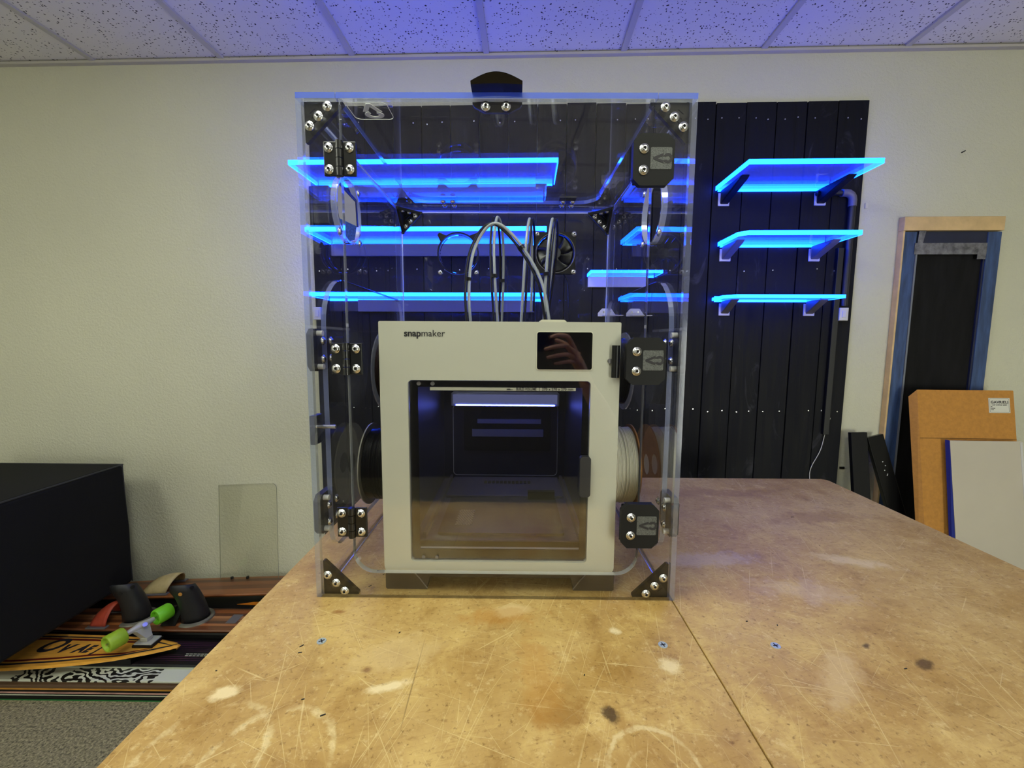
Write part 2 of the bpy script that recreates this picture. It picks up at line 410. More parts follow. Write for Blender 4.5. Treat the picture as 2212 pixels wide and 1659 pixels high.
lampcells = {(4, 2), (4, 3), (1, 3), (1, 4), (6, 3)}
for i in range(len(lines)-1):
    for j in range(len(rows)-1):
        if (i, j) in lampcells: continue
        p = wpt(lines[i]+S/2, rows[j]+S/2, H+.004)
        inst('ceiling_tile', tile_me, ceil, T(p.x, p.y, p.z+random.uniform(0, .002)) @ WROT @ RZ(random.choice((0, PI/2, PI, -PI/2))))
bar = mesh('grid_bar', M().box(-.0125, .0125, -OFF1/2, OFF1/2, 0, .02), m_grid)
for u in lines:
    if U0 < u < U1:
        p = wpt(u, OFF1/2, H-.004); inst('grid_bar', bar, ceil, T(*p) @ WROT)
bar2 = mesh('cross_bar', M().box(-(U1-U0)/2, (U1-U0)/2, -.0125, .0125, 0, .02), m_grid)
for v in rows[1:]:
    p = wpt((U0+U1)/2, v, H-.0035); inst('cross_bar', bar2, ceil, T(*p) @ WROT)
LAMP_L = {(4, 2): 'square ceiling light panel nearest the enclosure, right of it', (4, 3): 'square ceiling light panel second from the back wall, right side',
          (1, 3): 'square ceiling light panel on the left side, nearer the back wall', (1, 4): 'square ceiling light panel on the left side, farther from the back wall', (6, 3): 'square ceiling light panel closest to the right wall'}
for (i, j) in sorted(lampcells):
    p = wpt(lines[i]+S/2, rows[j]+S/2, H)
    L = thing('ceiling_light', LAMP_L[(i, j)], 'ceiling light', p, WROT, 'ceiling light panels')
    obj('diffuser', M().box(-.26, .26, -.26, .26, -.055, .008), m_lamp, L, world=False)
    obj('frame', prism([rrect(-.292, .292, -.292, .292, .002, 1), rrect(-.27, .27, -.27, .27, .002, 1)], .014, False).xf(T(0, 0, .003)), m_trim, L, world=False)

def fill_window(name, u0, u1, m_fill):  # unseen window added to brighten the back wall and ceiling
    o0 = OFF1-.004
    wf = M()
    for a, b, c, d in ((u0-.06, u0, .14, 1.61), (u1, u1+.06, .14, 1.61), (u0, u1, 1.55, 1.61), (u0, u1, .14, .2), ((u0+u1)/2-.02, (u0+u1)/2+.02, .2, 1.55)): wf.box(a, b, o0-.04, o0, c, d)
    f = obj(name, wm(wf), m_trim); f['kind'] = 'structure'
    obj('pane', wm(M().box(u0, u1, o0-.012, o0-.004, .2, 1.55)), m_fill, f)
fill_window('fill_window_1', 1.9, 2.95, emis('fill_pane', (.965, 1, .87, 1), FILL_E*1.75))
fill_window('fill_window_2', -3.1, -2.3, emis('fill_pane_dim', (.965, 1, .87, 1), FILL_E*.45))

# ================================================================== BENCH
TZ = .9; EX0, EX1, SEAM = -.499, 1.155, .3155
bench = thing('workbench', 'scratched plywood workbench top made of two sheets, under the clear enclosure', 'workbench', ((EX0+EX1)/2, .94, 0))
obj('top_sheet', M().box(EX0, SEAM-.0011, .33, 1.552, TZ-.018, TZ), [m_ply], bench, bevel=.0012)
lp = [(SEAM+.0011, .33), (EX1-.005, .33), (EX1+.02, 1.535), (EX1+.005, 1.556), (SEAM+.0011, 1.552)]
obj('top_sheet', M().poly(lp, TZ-.018, TZ), [m_ply2], bench, bevel=.0012)
obj('apron', M().box(EX0+.03, EX1-.03, .36, 1.52, TZ-.11, TZ-.018), m_benchleg, bench)
for x in (EX0+.1, EX1-.14):
    for y in (.42, 1.42): obj('leg', M().box(x, x+.09, y, y+.09, 0, TZ-.11), m_benchleg, bench, bevel=.004)
scr = M().lathe([(0, 0), (.0001, .0008), (.004, .001), (.0075, .0012), (.008, 0)][::-1], 20)
scr.box(-.0048, .0048, -.0009, .0009, .0009, .00135, 1).box(-.0009, .0009, -.0048, .0048, .0009, .00135, 1)
scr_me = mesh('bench_screw', scr, [mat('zinc', 'a8b2b6', .45, .3), m_dark])
for x, y, a in ((-.327, .667, .6), (.254, .667, .3), (.445, .668, .2)):
    inst('screw', scr_me, bench, T(x, y, TZ-.0002) @ RZ(a))
# specks and shavings
crumb = M()
for x, y, l, a in ((-.355, .655, .012, .9), (-.35, .64, .01, .2), (-.2, .69, .006, 1.), (-.3, .55, .007, .3), (-.26, .525, .012, .5), (-.46, .6, .004, 0), (.11, .6, .005, 1.1), (.82, 1.2, .014, .1), (.43, .73, .006, .2), (.48, .72, .006, 1.2), (-.3, .83, .012, 1.0), (-.285, .875, .008, .7), (.62, .62, .008, .2)):
    crumb.join(M().box(-l*.3, l*.3, -.0007, .0007, 0, .001), T(x, y, TZ) @ RZ(a))
obj('wood_shavings', crumb, m_dark, bench, kind='stuff')

# ================================================================== PLANK WALL
pw = thing('plank_panel', 'black stained plank panel of upright boards on the back wall', 'wall panel', wpt(.29, .009, .05), WROT)
NP, PU0, PUW = 19, -.966, .13265
for i in range(NP):
    u = PU0+i*PUW; top = 2.4835-.0115*(i/NP)+random.uniform(-.004, .004); wd = PUW-.0035
    me = mesh('plank', M().box(-wd/2, wd/2, -.009, .009, 0, top-.05), m_plank)
    p = wpt(u+PUW/2, .009+random.uniform(0, .0025), .05)
    o = inst('plank', me, pw, T(*p) @ WROT); fin(o, .0018)
nails = M()
for zz in (2.402, 1.744, 1.087, .6):
    for i in range(NP):
        for du in (.035, .1):
            if random.random() < .75:
                nails.join(M().lathe([(0, .0016), (.003, .0014), (.0036, 0)][::-1], 8), T(*wpt(PU0+i*PUW+du+random.uniform(-.01, .01), .0195, zz+random.uniform(-.006, .006))) @ WROT @ RX(PI/2))
obj('screw_heads', nails, m_steel, pw, kind='stuff')

# lit shelves
def shelf(label, u0, u1, depth, z, th=.016, cut=0., brackets=(), rail=None, o0=.02, cat='shelf', bm_=None):
    s = thing('lit_shelf', label, cat, wpt((u0+u1)/2, o0, z), WROT, 'blue edge-lit acrylic shelves')
    lp = [(u0, o0), (u1, o0), (u1, depth-.002), (u1-.002, depth), (u0+.002+cut, depth), (u0, depth-.002-cut)]
    body = M(); e = M()
    inner = [(u0+.004, o0), (u1-.004, o0), (u1-.004, depth-.005), (u1-.005, depth-.004), (u0+.005+cut*.85, depth-.004), (u0+.004, depth-.005-cut*.85)]
    body.poly(inner, z+.0006, z+th-.0006)
    obj('panel', wm(body), m_lit, s)
    n = len(lp)
    for i in range(1, n):                    # lit rim on the sides and the front
        a, b, c, d = lp[i], lp[(i+1) % n], inner[(i+1) % n], inner[i]
        e.add([(a[0], a[1], z), (b[0], b[1], z), (c[0], c[1], z), (d[0], d[1], z), (a[0], a[1], z+th), (b[0], b[1], z+th), (c[0], c[1], z+th), (d[0], d[1], z+th)],
              [(0, 3, 2, 1), (4, 5, 6, 7), (0, 1, 5, 4), (1, 2, 6, 5), (2, 3, 7, 6), (3, 0, 4, 7)])
    obj('lit_edge', wm(e), m_led, s)
    obj('light_strip', wm(M().box(u0+.01, u1-.01, o0-.0005, o0+.005, z-.005, z+th+.007)), m_led, s)
    for bu in brackets:
        br = M(); w2, L = .018, depth*.62
        prof = [(o0, z-.062), (o0, z-.001), (L+.02, z-.001), (L, z-.014)]
        v = [(bu-w2, a, b) for a, b in prof]+[(bu+w2, a, b) for a, b in prof]
        br.add(v, [(0, 1, 2, 3), (7, 6, 5, 4), (0, 4, 5, 1), (1, 5, 6, 2), (2, 6, 7, 3), (3, 7, 4, 0)])
        b = obj('bracket', wm(br), bm_ or m_grey, s, bevel=.004)
        obj('base_plate', wm(M().box(bu-.027, bu+.023, o0-.0005, o0+.006, z-.068, z-.012)), m_pale, b, bevel=.002)
    if rail:
        obj('wall_rail', wm(M().box(rail[0], rail[1], o0-.0005, o0+.016, z-.056, z-.001)), m_grey, s, bevel=.001)
    return s
shelf('upper right blue glowing shelf with two dark wedge brackets', .905, 1.414, .31, 2.096, .018, brackets=(.945, 1.372), bm_=m_blackmatte)
shelf('middle right blue glowing shelf, cut corner, two grey brackets', .928, 1.414, .232, 1.85, .018, cut=.03, brackets=(.965, 1.365))
shelf('lowest right blue glowing shelf seen nearly edge-on above the white switch', .915, 1.414, .17, 1.603, .014, cut=.04, brackets=(.975, 1.36))
shelf('upper left blue glowing shelf seen through the enclosure, poking out at its left', -.932, .176, .264, 2.127, .018, rail=(-.76, .14))
shelf('middle left blue glowing shelf behind the hose arches', -.877, .133, .26, 1.862, .018, rail=(-.87, .08))
shelf('lowest left blue glowing shelf just above the printer top', -.90, .135, .2, 1.603, .016, rail=(-.75, .09))
s = shelf('reflection of a blue glowing shelf, built solid with a pale fascia, right of the fan', .335, .652, .13, 1.713, .013)  # mirror image of a shelf, built as a solid one
obj('fascia', wm(M().box(.338, .61, .0195, .034, 1.664, 1.712)), m_pale, s, bevel=.001)

for k, (u, lab) in enumerate(((.43, 'small pale two-screw plate on the black planks, nearer the fan'), (.562, 'small pale two-screw plate on the black planks, nearer the right enclosure side'))):
    pl = thing('wall_plate', lab, 'bracket', wpt(u, .02, 1.548), WROT, 'two-screw wall plates')
    obj('plate', wm(M().join(prism([[(u-.041, 1.53), (u+.041, 1.53), (u+.041, 1.538), (u+.02, 1.566), (u-.022, 1.566), (u-.041, 1.545)]], .004, False), Matrix(((1, 0, 0, 0), (0, 0, 1, .0225), (0, 1, 0, 0), (0, 0, 0, 1))))), m_pale, pl)
    obj('ledge', wm(M().box(u-.02, u+.07, .02, .06, 1.531, 1.535)), m_pale, pl)
    for d in (-.015, .014):
        obj('screw', wm(M().cyl((u+d, .0245, 1.55), (u+d, .027, 1.55), .0045, n=10)), m_steel, pl)

# switch boxes, conduit, cables on the wall
def switchbox(label, u0, u1, z0, z1, o0, d):
    b = thing('switch_box', label, 'switch', wpt((u0+u1)/2, o0, z0), WROT, 'white surface switch boxes')
    obj('housing', wm(M().box(u0, u1, o0, o0+d, z0, z1)), m_white, b, bevel=.002)
    cu = (u0+u1)/2; obj('rocker', wm(M().box(cu-.008, cu+.008, o0+d-.001, o0+d+.003, z0+.014, z1-.014)), m_pale, b, bevel=.001)
switchbox('white switch box below the lowest right shelf', 1.484, 1.524, 1.514, 1.572, .02, .022)
switchbox('white switch box at the left edge of the black planks', -.962, -.925, 1.507, 1.567, .02, .03)
cd = thing('conduit', 'black pipe with grey elbow beside the right shelves', 'pipe', wpt(1.5, .02, 1.1), WROT)
obj('pipe', wm(M().tube([(1.345, .034, 2.078), (1.458, .034, 2.078)], .011, 12).tube([(1.505, .034, 2.03), (1.505, .034, 1.58)], .014, 12)), mat('painted_pipe', '17171b', .45), cd, smooth=True)
obj('elbow', wm(M().tube([(1.455, .034, 2.078)]+[(1.475+.03*math.sin(a), .034, 2.048+.03*math.cos(a)) for a in [0, .4, .8, 1.2, 1.57]]+[(1.505, .034, 2.02)], .0165, 14)), m_grey, cd, smooth=True)
ch = thing('cable_channel', 'narrow black cable channel running down the right planks', 'cable cover', wpt(1.47, .02, 1.0), WROT)
obj('cover', wm(M().box(1.460, 1.486, .0195, .036, .98, 1.84)), mat('channel_black', '08080b', .5), ch, bevel=.002)
cb = thing('thin_cable', 'thin pale cable hanging down the black planks above the bench', 'cable', wpt(1.4, .02, .8), WROT)
obj('wire', wm(M().tube(crom([(1.49, .03, 1.06), (1.475, .025, .98), (1.46, .024, .9), (1.42, .024, .8), (1.43, .03, .7)], 6), .0016, 6)), m_pale, cb, smooth=True)
bx = thing('router_box', 'flat black box fixed high on the left planks', 'box', wpt(-.905, .02, 1.95), WROT)
obj('case', wm(M().box(-.943, -.866, .0195, .05, 1.95, 2.122)), m_black, bx, bevel=.004)
obj('pipe_stub', wm(M().tube([(-.955, .03, 1.9), (-.955, .03, 2.12)], .012, 12)), m_black, bx, smooth=True)
for nm, lab, cat, u, z, hw, hh, mm in (('wall_clip', 'tiny cream clip on the wall right of the upper shelf', 'clip', 1.59, 2.032, .006, .012, m_white), ('cable_clip', 'tiny black clip on the wall by the black posts', 'clip', 1.584, .812, .011, .005, m_black), ('wall_nail', 'small nail in the bare wall above the boarded frame', 'nail', 1.99, 2.262, .008, .002, m_dark)):
    o = obj(nm, M().box(-hw, hw, -.006, 0, -hh, hh), mm, None, mw=T(*wpt(u, 0, z)) @ WROT, world=False, bevel=.001)
    if nm == 'wall_nail': o.matrix_basis = o.matrix_basis @ RY(-.5)
    tag(o, lab, cat)

# ================================================================== RIGHT: FRAME, BOARDS
fr = thing('boarded_frame', 'tall timber frame with blue sides and a black board inside, against the wall', 'frame', wpt(1.96, .02, 0), WROT)
obj('top_rail', wm(M().box(1.742, 2.176, 0, .032, 1.916, 1.976)), m_pine, fr, bevel=.002)
obj('side_rail', wm(M().box(1.7435, 1.752, 0, .028, 0, 1.916)), m_pine, fr, bevel=.001)
for a, b in ((1.7525, 1.808), (2.118, 2.176)): obj('side_board', wm(M().box(a, b, 0, .024, 0, 1.912)), m_bluewood, fr, bevel=.002)
obj('header_board', wm(M().box(1.8085, 2.1175, 0, .019, 1.86, 1.914)), m_navy, fr)
obj('inner_edge', wm(M().box(1.8085, 1.816, 0, .026, 0, 1.86)), m_greyedge, fr)
obj('inner_edge', wm(M().box(2.110, 2.1175, 0, .02, 0, 1.86)), m_navy, fr)
obj('black_board', wm(M().box(1.8165, 2.1095, 0, .012, 0, 1.8595)), m_charboard, fr)
obj('tape_strip', wm(M().box(1.800, 2.114, .0263, .0275, 1.812, 1.862).box(2.075, 2.112, .0276, .0285, 1.79, 1.84)), m_tape, fr)
obj('tape_strip', wm(M().add([(1.815, .0255, 1.915), (1.845, .0255, 1.915), (1.835, .0255, 1.86), (1.812, .0255, 1.86)], [(0, 1, 2, 3)])), m_tape, fr, solid=.001)

def lean_mat(u0, z_top, off_top, off_bot):
    ang = math.atan2(off_bot-off_top, z_top)
    return T(*wpt(u0, off_bot, 0)) @ WROT @ RX(-ang), z_top/math.cos(ang)
lm, L = lean_mat(2.01, 1.205, .1, .305)
kb = thing('cardboard_sheet', 'large brown cardboard sheet with a printed label, leaning on the frame', 'cardboard', (0, 0, 0))
kb.matrix_basis = lm; MW[kb.name] = lm
obj('sheet', M().poly(rrect(-.205, .208, 0, L, .004, 2), 0, .006).xf(RX(PI/2)), [m_kraft, m_kraftdark], kb, world=False)
obj('turned_edge', M().add([(-.205, -.006, L), (-.205, -.006, .3), (-.225, .012, .31), (-.222, .02, L-.03)], [(0, 1, 2, 3)]), m_kraft, kb, world=False, solid=.004)
for z in (L-.215, .645*L/1.205*.86): obj('crease', M().box(-.205, .208, -.0066, -.0059, z-.0012, z+.0012), m_kraftdark, kb, world=False)
lab = obj('label', M().box(.098, .188, -.0075, -.006, L-.1, L-.034), m_paper, kb, world=False, label='white printed label')
tx = text('GAVRIELI', .0165, .0002, .0004, spacing=1.05); a, b = width(tx)
ink = M().join(tx, T(.106, -.0078, L-.058) @ Matrix.Diagonal((.074/(b-a), 1, 1, 1)) @ RX(PI/2))
tx = text('CAST ACRYLIC SHEET', .0075, .0002, .0001); a, b = width(tx)
ink.join(tx, T(.110, -.0078, L-.0675) @ Matrix.Diagonal((.066/(b-a), 1, 1, 1)) @ RX(PI/2))
for z, l in ((.074, .006), (.081, .018), (.088, .012)): ink.box(.106, .106+l, -.0079, -.0075, L-z, L-z+.0025)
ink.join(prism([rrect(.102, .184, L-.097, L-.037, .002, 2), rrect(.1026, .1834, L-.0964, L-.0376, .002, 2)], .0004, False), XZ(-.0077))
obj('print', ink, m_ink, lab, world=False)

lm, L = lean_mat(2.055, .99, .165, .335)
fs = thing('plastic_sheet', 'pale plastic sheet with a blue film edge, leaning on the cardboard', 'sheet', (0, 0, 0)); fs.matrix_basis = lm; MW[fs.name] = lm
obj('panel', M().box(-.152, .15, -.010, 0, 0, L), m_foam, fs, world=False, bevel=.001)
obj('side_lip', M().box(.140, .15, -.0112, -.010, 0, L-.004), m_pale, fs, world=False)
obj('film_edge', M().add([(-.153, -.010, L), (-.1575, .006, L+.003), (-.175, .006, 0), (-.156, -.010, 0)], [(0, 1, 2, 3)]), m_bluefilm, fs, world=False, solid=.002, label='blue protective film')

for nm, lab, u, top, ang, extra in (('left', 'upright black board end leaning on the wall, left of the pair', 1.606, .995, .03, False), ('right', 'tilted black board end with bright nicks, right of the pair', 1.684, .98, .25, True)):
    ln = math.hypot(top, .16)
    mt = T(*wpt(u+math.tan(ang)*top, .2, 0)) @ WROT @ RX(-math.atan2(.14, top)) @ RY(-ang)
    p = thing('black_board', lab, 'board', (0, 0, 0), group='black boards behind the bench'); p.matrix_basis = mt; MW[p.name] = mt
    obj('plank', M().box(-.037, .037, 0, .02, 0, ln/math.cos(ang)), mat('satin_black_'+nm, '09090a', .25 if extra else .6, spec=.25, bump=(25, .15)), p, world=False, bevel=.002)
    if extra:
        ch = M()
        for x, z in ((-.005, .86), (.003, .84), (.0, .835), (-.003, .9), (.012, .62), (.004, .88)): ch.box(x, x+.004, -.0006, .0004, z, z+.004)
        obj('paint_chips', ch, m_pale, p, world=False, kind='stuff')

# ================================================================== ENCLOSURE
XL, XR, YF, YR, ZT, TH = -.3935, .3195, .7907, 1.467, 1.848, .010
enc = thing('enclosure', 'clear acrylic enclosure with black hinges and latches, around the printer on the bench', 'enclosure', ((XL+XR)/2, YF, TZ))
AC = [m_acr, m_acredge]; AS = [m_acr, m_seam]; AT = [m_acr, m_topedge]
DL, DR, DB, DRR = -.3155, .2425, .953, .042       # door seams
zi = ZT-TH
xi0, xi1 = XL+TH, XR-TH
gap = .0012
# fixed front frame (U shape)
lp = [(xi0, TZ), (xi1, TZ), (xi1, zi), (DR+gap, zi)]
lp += [(DR+gap, DB+DRR)]+arc(DR+gap-DRR, DB-gap+DRR, DRR, 0, -PI/2, 8)[1:]+arc(DL-gap+DRR, DB-gap+DRR, DRR, -PI/2, -PI, 8)+[(DL-gap, zi), (xi0, zi)]
obj('front_frame', prism([lp], TH).xf(XZ(YF+TH/2)), AS, enc)
obj('front_door', prism([[(DL, zi-.001)]+arc(DL+DRR, DB+DRR, DRR, PI, 1.5*PI, 8)+arc(DR-DRR, DB+DRR, DRR, 1.5*PI, 2*PI, 8)+[(DR, zi-.001)]], TH).xf(XZ(YF+TH/2)), AS, enc)
# top with lid
LB, LR = 1.366, .06
lp = [(XL, YF), (XL, YR), (XR, YR), (XR, YF), (DR+.006+gap, YF)]+[(DR+.006+gap, LB-LR)]+arc(DR+.006-LR+gap, LB-LR+gap, LR, 0, PI/2, 8)[1:]+arc(DL-.006+LR-gap, LB-LR+gap, LR, PI/2, PI, 8)+[(DL-.006-gap, YF)]
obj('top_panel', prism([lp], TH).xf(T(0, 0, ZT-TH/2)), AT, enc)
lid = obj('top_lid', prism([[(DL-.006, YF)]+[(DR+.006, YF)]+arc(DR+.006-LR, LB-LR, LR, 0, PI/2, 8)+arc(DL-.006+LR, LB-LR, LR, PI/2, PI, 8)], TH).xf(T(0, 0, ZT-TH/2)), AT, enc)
# sides with a rounded service door and a round port
PC, PR = (1.0, 1.706), .072
def side(x):
    out = [(YF, TZ), (YR, TZ), (YR, zi), (YF, zi)]
    d = rrect(.857, 1.445, .962, 1.543, (.05, .05, .06, .1), 8)
    cx, cy = 1.15, 1.25
    hole = [(cx+(a-cx)*1.004, cy+(b-cy)*1.004) for a, b in d]
    obj('side_panel', prism([out, hole, circ(PC[0], PC[1], PR, 48)], TH).xf(YZ(x)), AC, enc)
    obj('side_door', prism([d], TH).xf(YZ(x)), AS, enc)
side(XL+TH/2); side(XR-TH/2)
FANX, RINGX, FZ, FR = .131, -.194, 1.703, .0665
obj('rear_panel', prism([[(xi0, TZ), (xi1, TZ), (xi1, zi), (xi0, zi)], circ(FANX, FZ, FR-.004, 40), circ(RINGX, FZ, FR-.004, 40)], TH).xf(XZ(YR-TH/2)), AS, enc)

# pale beads put in for the bright light lines along the inside edges
m_bead = clear('edge_light_bead', (.8, .86, 1, 1), .1, haze=.6, haze_col=(.75, .82, 1, 1), gloss=4.)
for a in (xi0+.0012, xi1-.0012):
    for z in (TZ+.0012, zi-.0012): obj('edge_light_line', M().cyl((a, YF+TH+.001, z), (a, YR-TH-.001, z), .0015, n=8), m_bead, enc, smooth=True)
    obj('edge_light_line', M().cyl((a, YR-TH-.0012, TZ+.001), (a, YR-TH-.0012, zi-.001), .0015, n=8), m_bead, enc, smooth=True)
obj('edge_light_line', M().cyl((xi0+.001, YR-TH-.0012, zi-.0012), (xi1-.001, YR-TH-.0012, zi-.0012), .0015, n=8), m_bead, enc, smooth=True)

# screws
sb = M().lathe([(.0085, 0), (.0085, .0012), (.0068, .0012), (.0066, .0026), (.0052, .0042), (.003, .0048), (.0026, .0048), (.0022, .0022), (0, .0022)], 18)
sb.m = [0]*len(sb.m)
for k, f in enumerate(sb.f):
    if all(math.hypot(*sb.v[i][:2]) < .0027 for i in f): sb.m[k] = 1
screw_me = mesh('button_screw', sb, [m_steel, m_dark])
screw_me.polygons.foreach_set('use_smooth', [True]*len(screw_me.polygons))
FRONT = RX(PI/2)                  # screw axis towards -Y
def screw(parent, x, y, z, rot): return inst('screw', screw_me, parent, T(x, y, z) @ rot)

# hinges
for zc_ in (1.7335, 1.3765, 1.058):
    h = M(); w2, h2 = .029, .0295
    h.box(DL-w2, DL-.006, YF-.0052, YF-.0002, zc_-h2, zc_+h2).box(DL+.006, DL+w2, YF-.0052, YF-.0002, zc_-h2, zc_+h2)
    hg = obj('hinge', h, m_blackmetal, enc, bevel=.0012)
    for k in range(4):
        z0 = zc_-h2-.001+k*(2*h2+.002)/4
        obj('knuckle', M().cyl((DL, YF-.006, z0+.0006), (DL, YF-.006, z0+(2*h2+.002)/4-.0006), .0066, n=16), m_blackmetal, hg, smooth=True)
    for dx in (-.0205, .0165):
        for dz in (-.0185, .0185): screw(hg, DL+dx+.001, YF-.0052, zc_+dz, FRONT)
# latches
def logo_mesh(s):
    """chevron over an open ring, flat in x-y, height s"""
    m = prism([[(-.05*s, .5*s), (.05*s, .5*s), (.25*s, -.03*s), (.12*s, -.03*s), (0, .30*s), (-.12*s, -.03*s), (-.25*s, -.03*s)]], .0006, False)
    ring = arc(0, -.26*s, .25*s, PI/2+.42, PI/2+2*PI-.42, 28)
    inn = arc(0, -.26*s, .115*s, PI/2+2*PI-.7, PI/2+.7, 28)
    return m.join(prism([ring+inn], .0006, False))
for zc_ in (1.7305, 1.3755, 1.0585):
    cx, w2, h2, c = .2415, .0362, .0437, .012
    lp = [(cx-w2+c, zc_-h2), (cx+w2-c, zc_-h2), (cx+w2, zc_-h2+c), (cx+w2, zc_+h2-c), (cx+w2-c, zc_+h2), (cx-w2+c, zc_+h2), (cx-w2, zc_+h2-c), (cx-w2, zc_-h2+c)]
    lt = obj('latch', prism([lp], .013, False).xf(XZ(YF-.0067)), m_blackmatte, enc, bevel=.0022)
    for dz in (-.018, .018):
        screw(lt, cx-.0175, YF-.0133, zc_+dz, FRONT)
    obj('badge', prism([rrect(cx-.006, cx+.0315, zc_-.0165, zc_+.0205, .002, 2)], .0008, False).xf(XZ(YF-.0135)), m_labelgrey, lt, label='stippled grey badge with a dark emblem')
    obj('emblem', logo_mesh(.034).xf(XZ(YF-.0141) @ T(cx+.0155, zc_+.002, 0) @ RZ(PI/2)), m_ink, lt)
    obj('keeper', M().box(cx-.03, cx+.03, YF+TH, YF+TH+.006, zc_-.035, zc_+.035), m_black, lt, bevel=.002)
# corner brackets
def tri_bracket(corner, sx, sz, y):
    """right triangle with slots, in the front or rear plane; corner (x, z), legs along sx and sz"""
    L = .070; x0, z0 = corner
    o = [(0, 0), (L, 0), (L, .004), (.004, L), (0, L)]
    slots = []
    for k in range(3):
        a = .014+k*.0085
        slots.append([(a*.35+.004, a*1.0+.006), (a*.35+.007, a+.006), (a+.0075, a*.35+.007), (a+.0045, a*.35+.007)])
    f = lambda lp: [(x0+sx*a, z0+sz*b) for a, b in lp]
    return prism([f(o)]+[f(q) for q in slots], .009, False).xf(XZ(y))
for (x0, sx) in ((xi0+.0005, 1), (xi1-.0005, -1)):
    for (z0, sz) in ((TZ+.0006, 1), (zi-.0006, -1)):
        b = obj('corner_bracket', tri_bracket((x0, z0), sx, sz, YF+TH+.0049), m_blackmatte, enc)
        for k in (0, 1, 2): screw(b, x0+sx*(.0135+.0165*k), YF-.0003, z0+sz*(.0465-.0165*k), FRONT)
        rb = tri_bracket((x0, z0), sx, sz, YR-TH-.0052)
        rb.join(prism([[(YR-TH-.0005, z0), (YR-TH-.07, z0), (YR-TH-.07, z0+sz*.004), (YR-TH-.005, z0+sz*.07), (YR-TH-.0005, z0+sz*.07)]], .008, False).xf(YZ(x0+sx*.0045)))
        if sz < 0: rb.join(prism([[(x0, YR-TH-.0005), (x0+sx*.07, YR-TH-.0005), (x0+sx*.07, YR-TH-.005), (x0+sx*.004, YR-TH-.07), (x0, YR-TH-.07)]], .008, False).xf(T(0, 0, z0+sz*.0045)))
        b = obj('corner_bracket', rb, m_blackmatte, enc)
        for k in (0, 1, 2):
            screw(b, x0+sx*(.0135+.0165*k), YR-TH-.0099, z0+sz*(.0465-.0165*k), FRONT)
            if sz < 0: screw(b, x0+sx*(.0135+.0165*k), YR-TH-.0465+.0165*k, z0+sz*.0088, RX(PI))
# door handle
hx = -.035
hd = obj('handle', prism([[(hx-.0445, zi), (hx+.0445, zi), (hx+.0445, zi-.004), (hx+.041, zi-.009), (hx+.022, zi-.0182), (hx-.022, zi-.0182), (hx-.041, zi-.009), (hx-.0445, zi-.004)]], .006, False).xf(XZ(YF+TH+.0035)), m_black, enc)
rg = []
for y, top in ((YF-.026, .013), (YF-.020, .0165), (YF+.004, .0175), (YF+.012, .014)):
    rg.append([(hx-.0445+.089*i/16, y+.010*math.sin(PI*i/16)*(-1 if y < YF-.01 else 0), ZT+.0004+(top-.004)*math.sin(PI*i/16)+.004) for i in range(17)]+[(hx+.0445-.089*i/16, y+.004, ZT+.0006+(.002*math.sin(PI*i/16))) for i in range(17)])
obj('grip', M().loft(rg), m_black, hd, smooth=True)
for dx in (-.020, .016): screw(hd, hx+dx, YF-.0003, zi-.0135, FRONT)
# etched sign on the lid
lg = prism([rrect(-.311, -.236, .802, .862, .012, 6), rrect(-.3102, -.2368, .8028, .8612, .0115, 6)], .0006, False)
lg.join(logo_mesh(.050), T(-.270, .832, 0) @ Matrix.Diagonal((1.45, -1, 1, 1)))
obj('etched_emblem', lg.xf(T(0, 0, ZT-TH-.0006)), m_etch, lid)
# lid hinges at the back
for hx0 in (-.211, .159):
    h = M().box(hx0-.026, hx0+.026, LB-.03, LB-.004, ZT, ZT+.005).box(hx0-.026, hx0+.026, LB+.004, LB+.03, ZT, ZT+.005)
    h.cyl((hx0-.026, LB, ZT+.005), (hx0+.026, LB, ZT+.005), .0055, n=12)
    hg = obj('lid_hinge', h, m_blackmetal, enc)
    for dx in (-.015, .015):
        for dy in (-.018, .018): screw(hg, hx0+dx, LB+dy, ZT-TH, RX(PI))
# side latches and knobs
for sgn, xo in ((-1, XL), (1, XR)):
    for zc_ in (1.3915, 1.0545):
        w2, h2, c, yc = .037, .042, .011, .857
        lp = [(yc-w2+c, zc_-h2), (yc+w2-c, zc_-h2), (yc+w2, zc_-h2+c), (yc+w2, zc_+h2-c), (yc+w2-c, zc_+h2), (yc-w2+c, zc_+h2), (yc-w2, zc_+h2-c), (yc-w2, zc_-h2+c)]
        lt = obj('side_latch', prism([lp], .013, False).xf(YZ(xo+sgn*.0067)), m_blackmatte, enc, bevel=.002)
        for dy in (-.018, .018):
            for dz in (-.018, .018): screw(lt, xo-sgn*TH, yc+dy, zc_+dz, RY(-sgn*PI/2))
        for dz in (-.033, .033): obj('magnet', M().cyl((xo+sgn*.0001, yc-.018, zc_+dz), (xo-sgn*(TH+.0012), yc-.018, zc_+dz), .0055, n=16), m_pale, lt)
    if sgn < 0:
        kb_ = obj('side_pull', M().box(xo-.013, xo-.0005, .817, .849, 1.203, 1.262), m_black, enc, bevel=.002)
        obj('bar', M().cyl((xo-.006, .84, 1.236), (xo+.03, .84, 1.236), .004, n=12), m_steel, kb_, smooth=True)
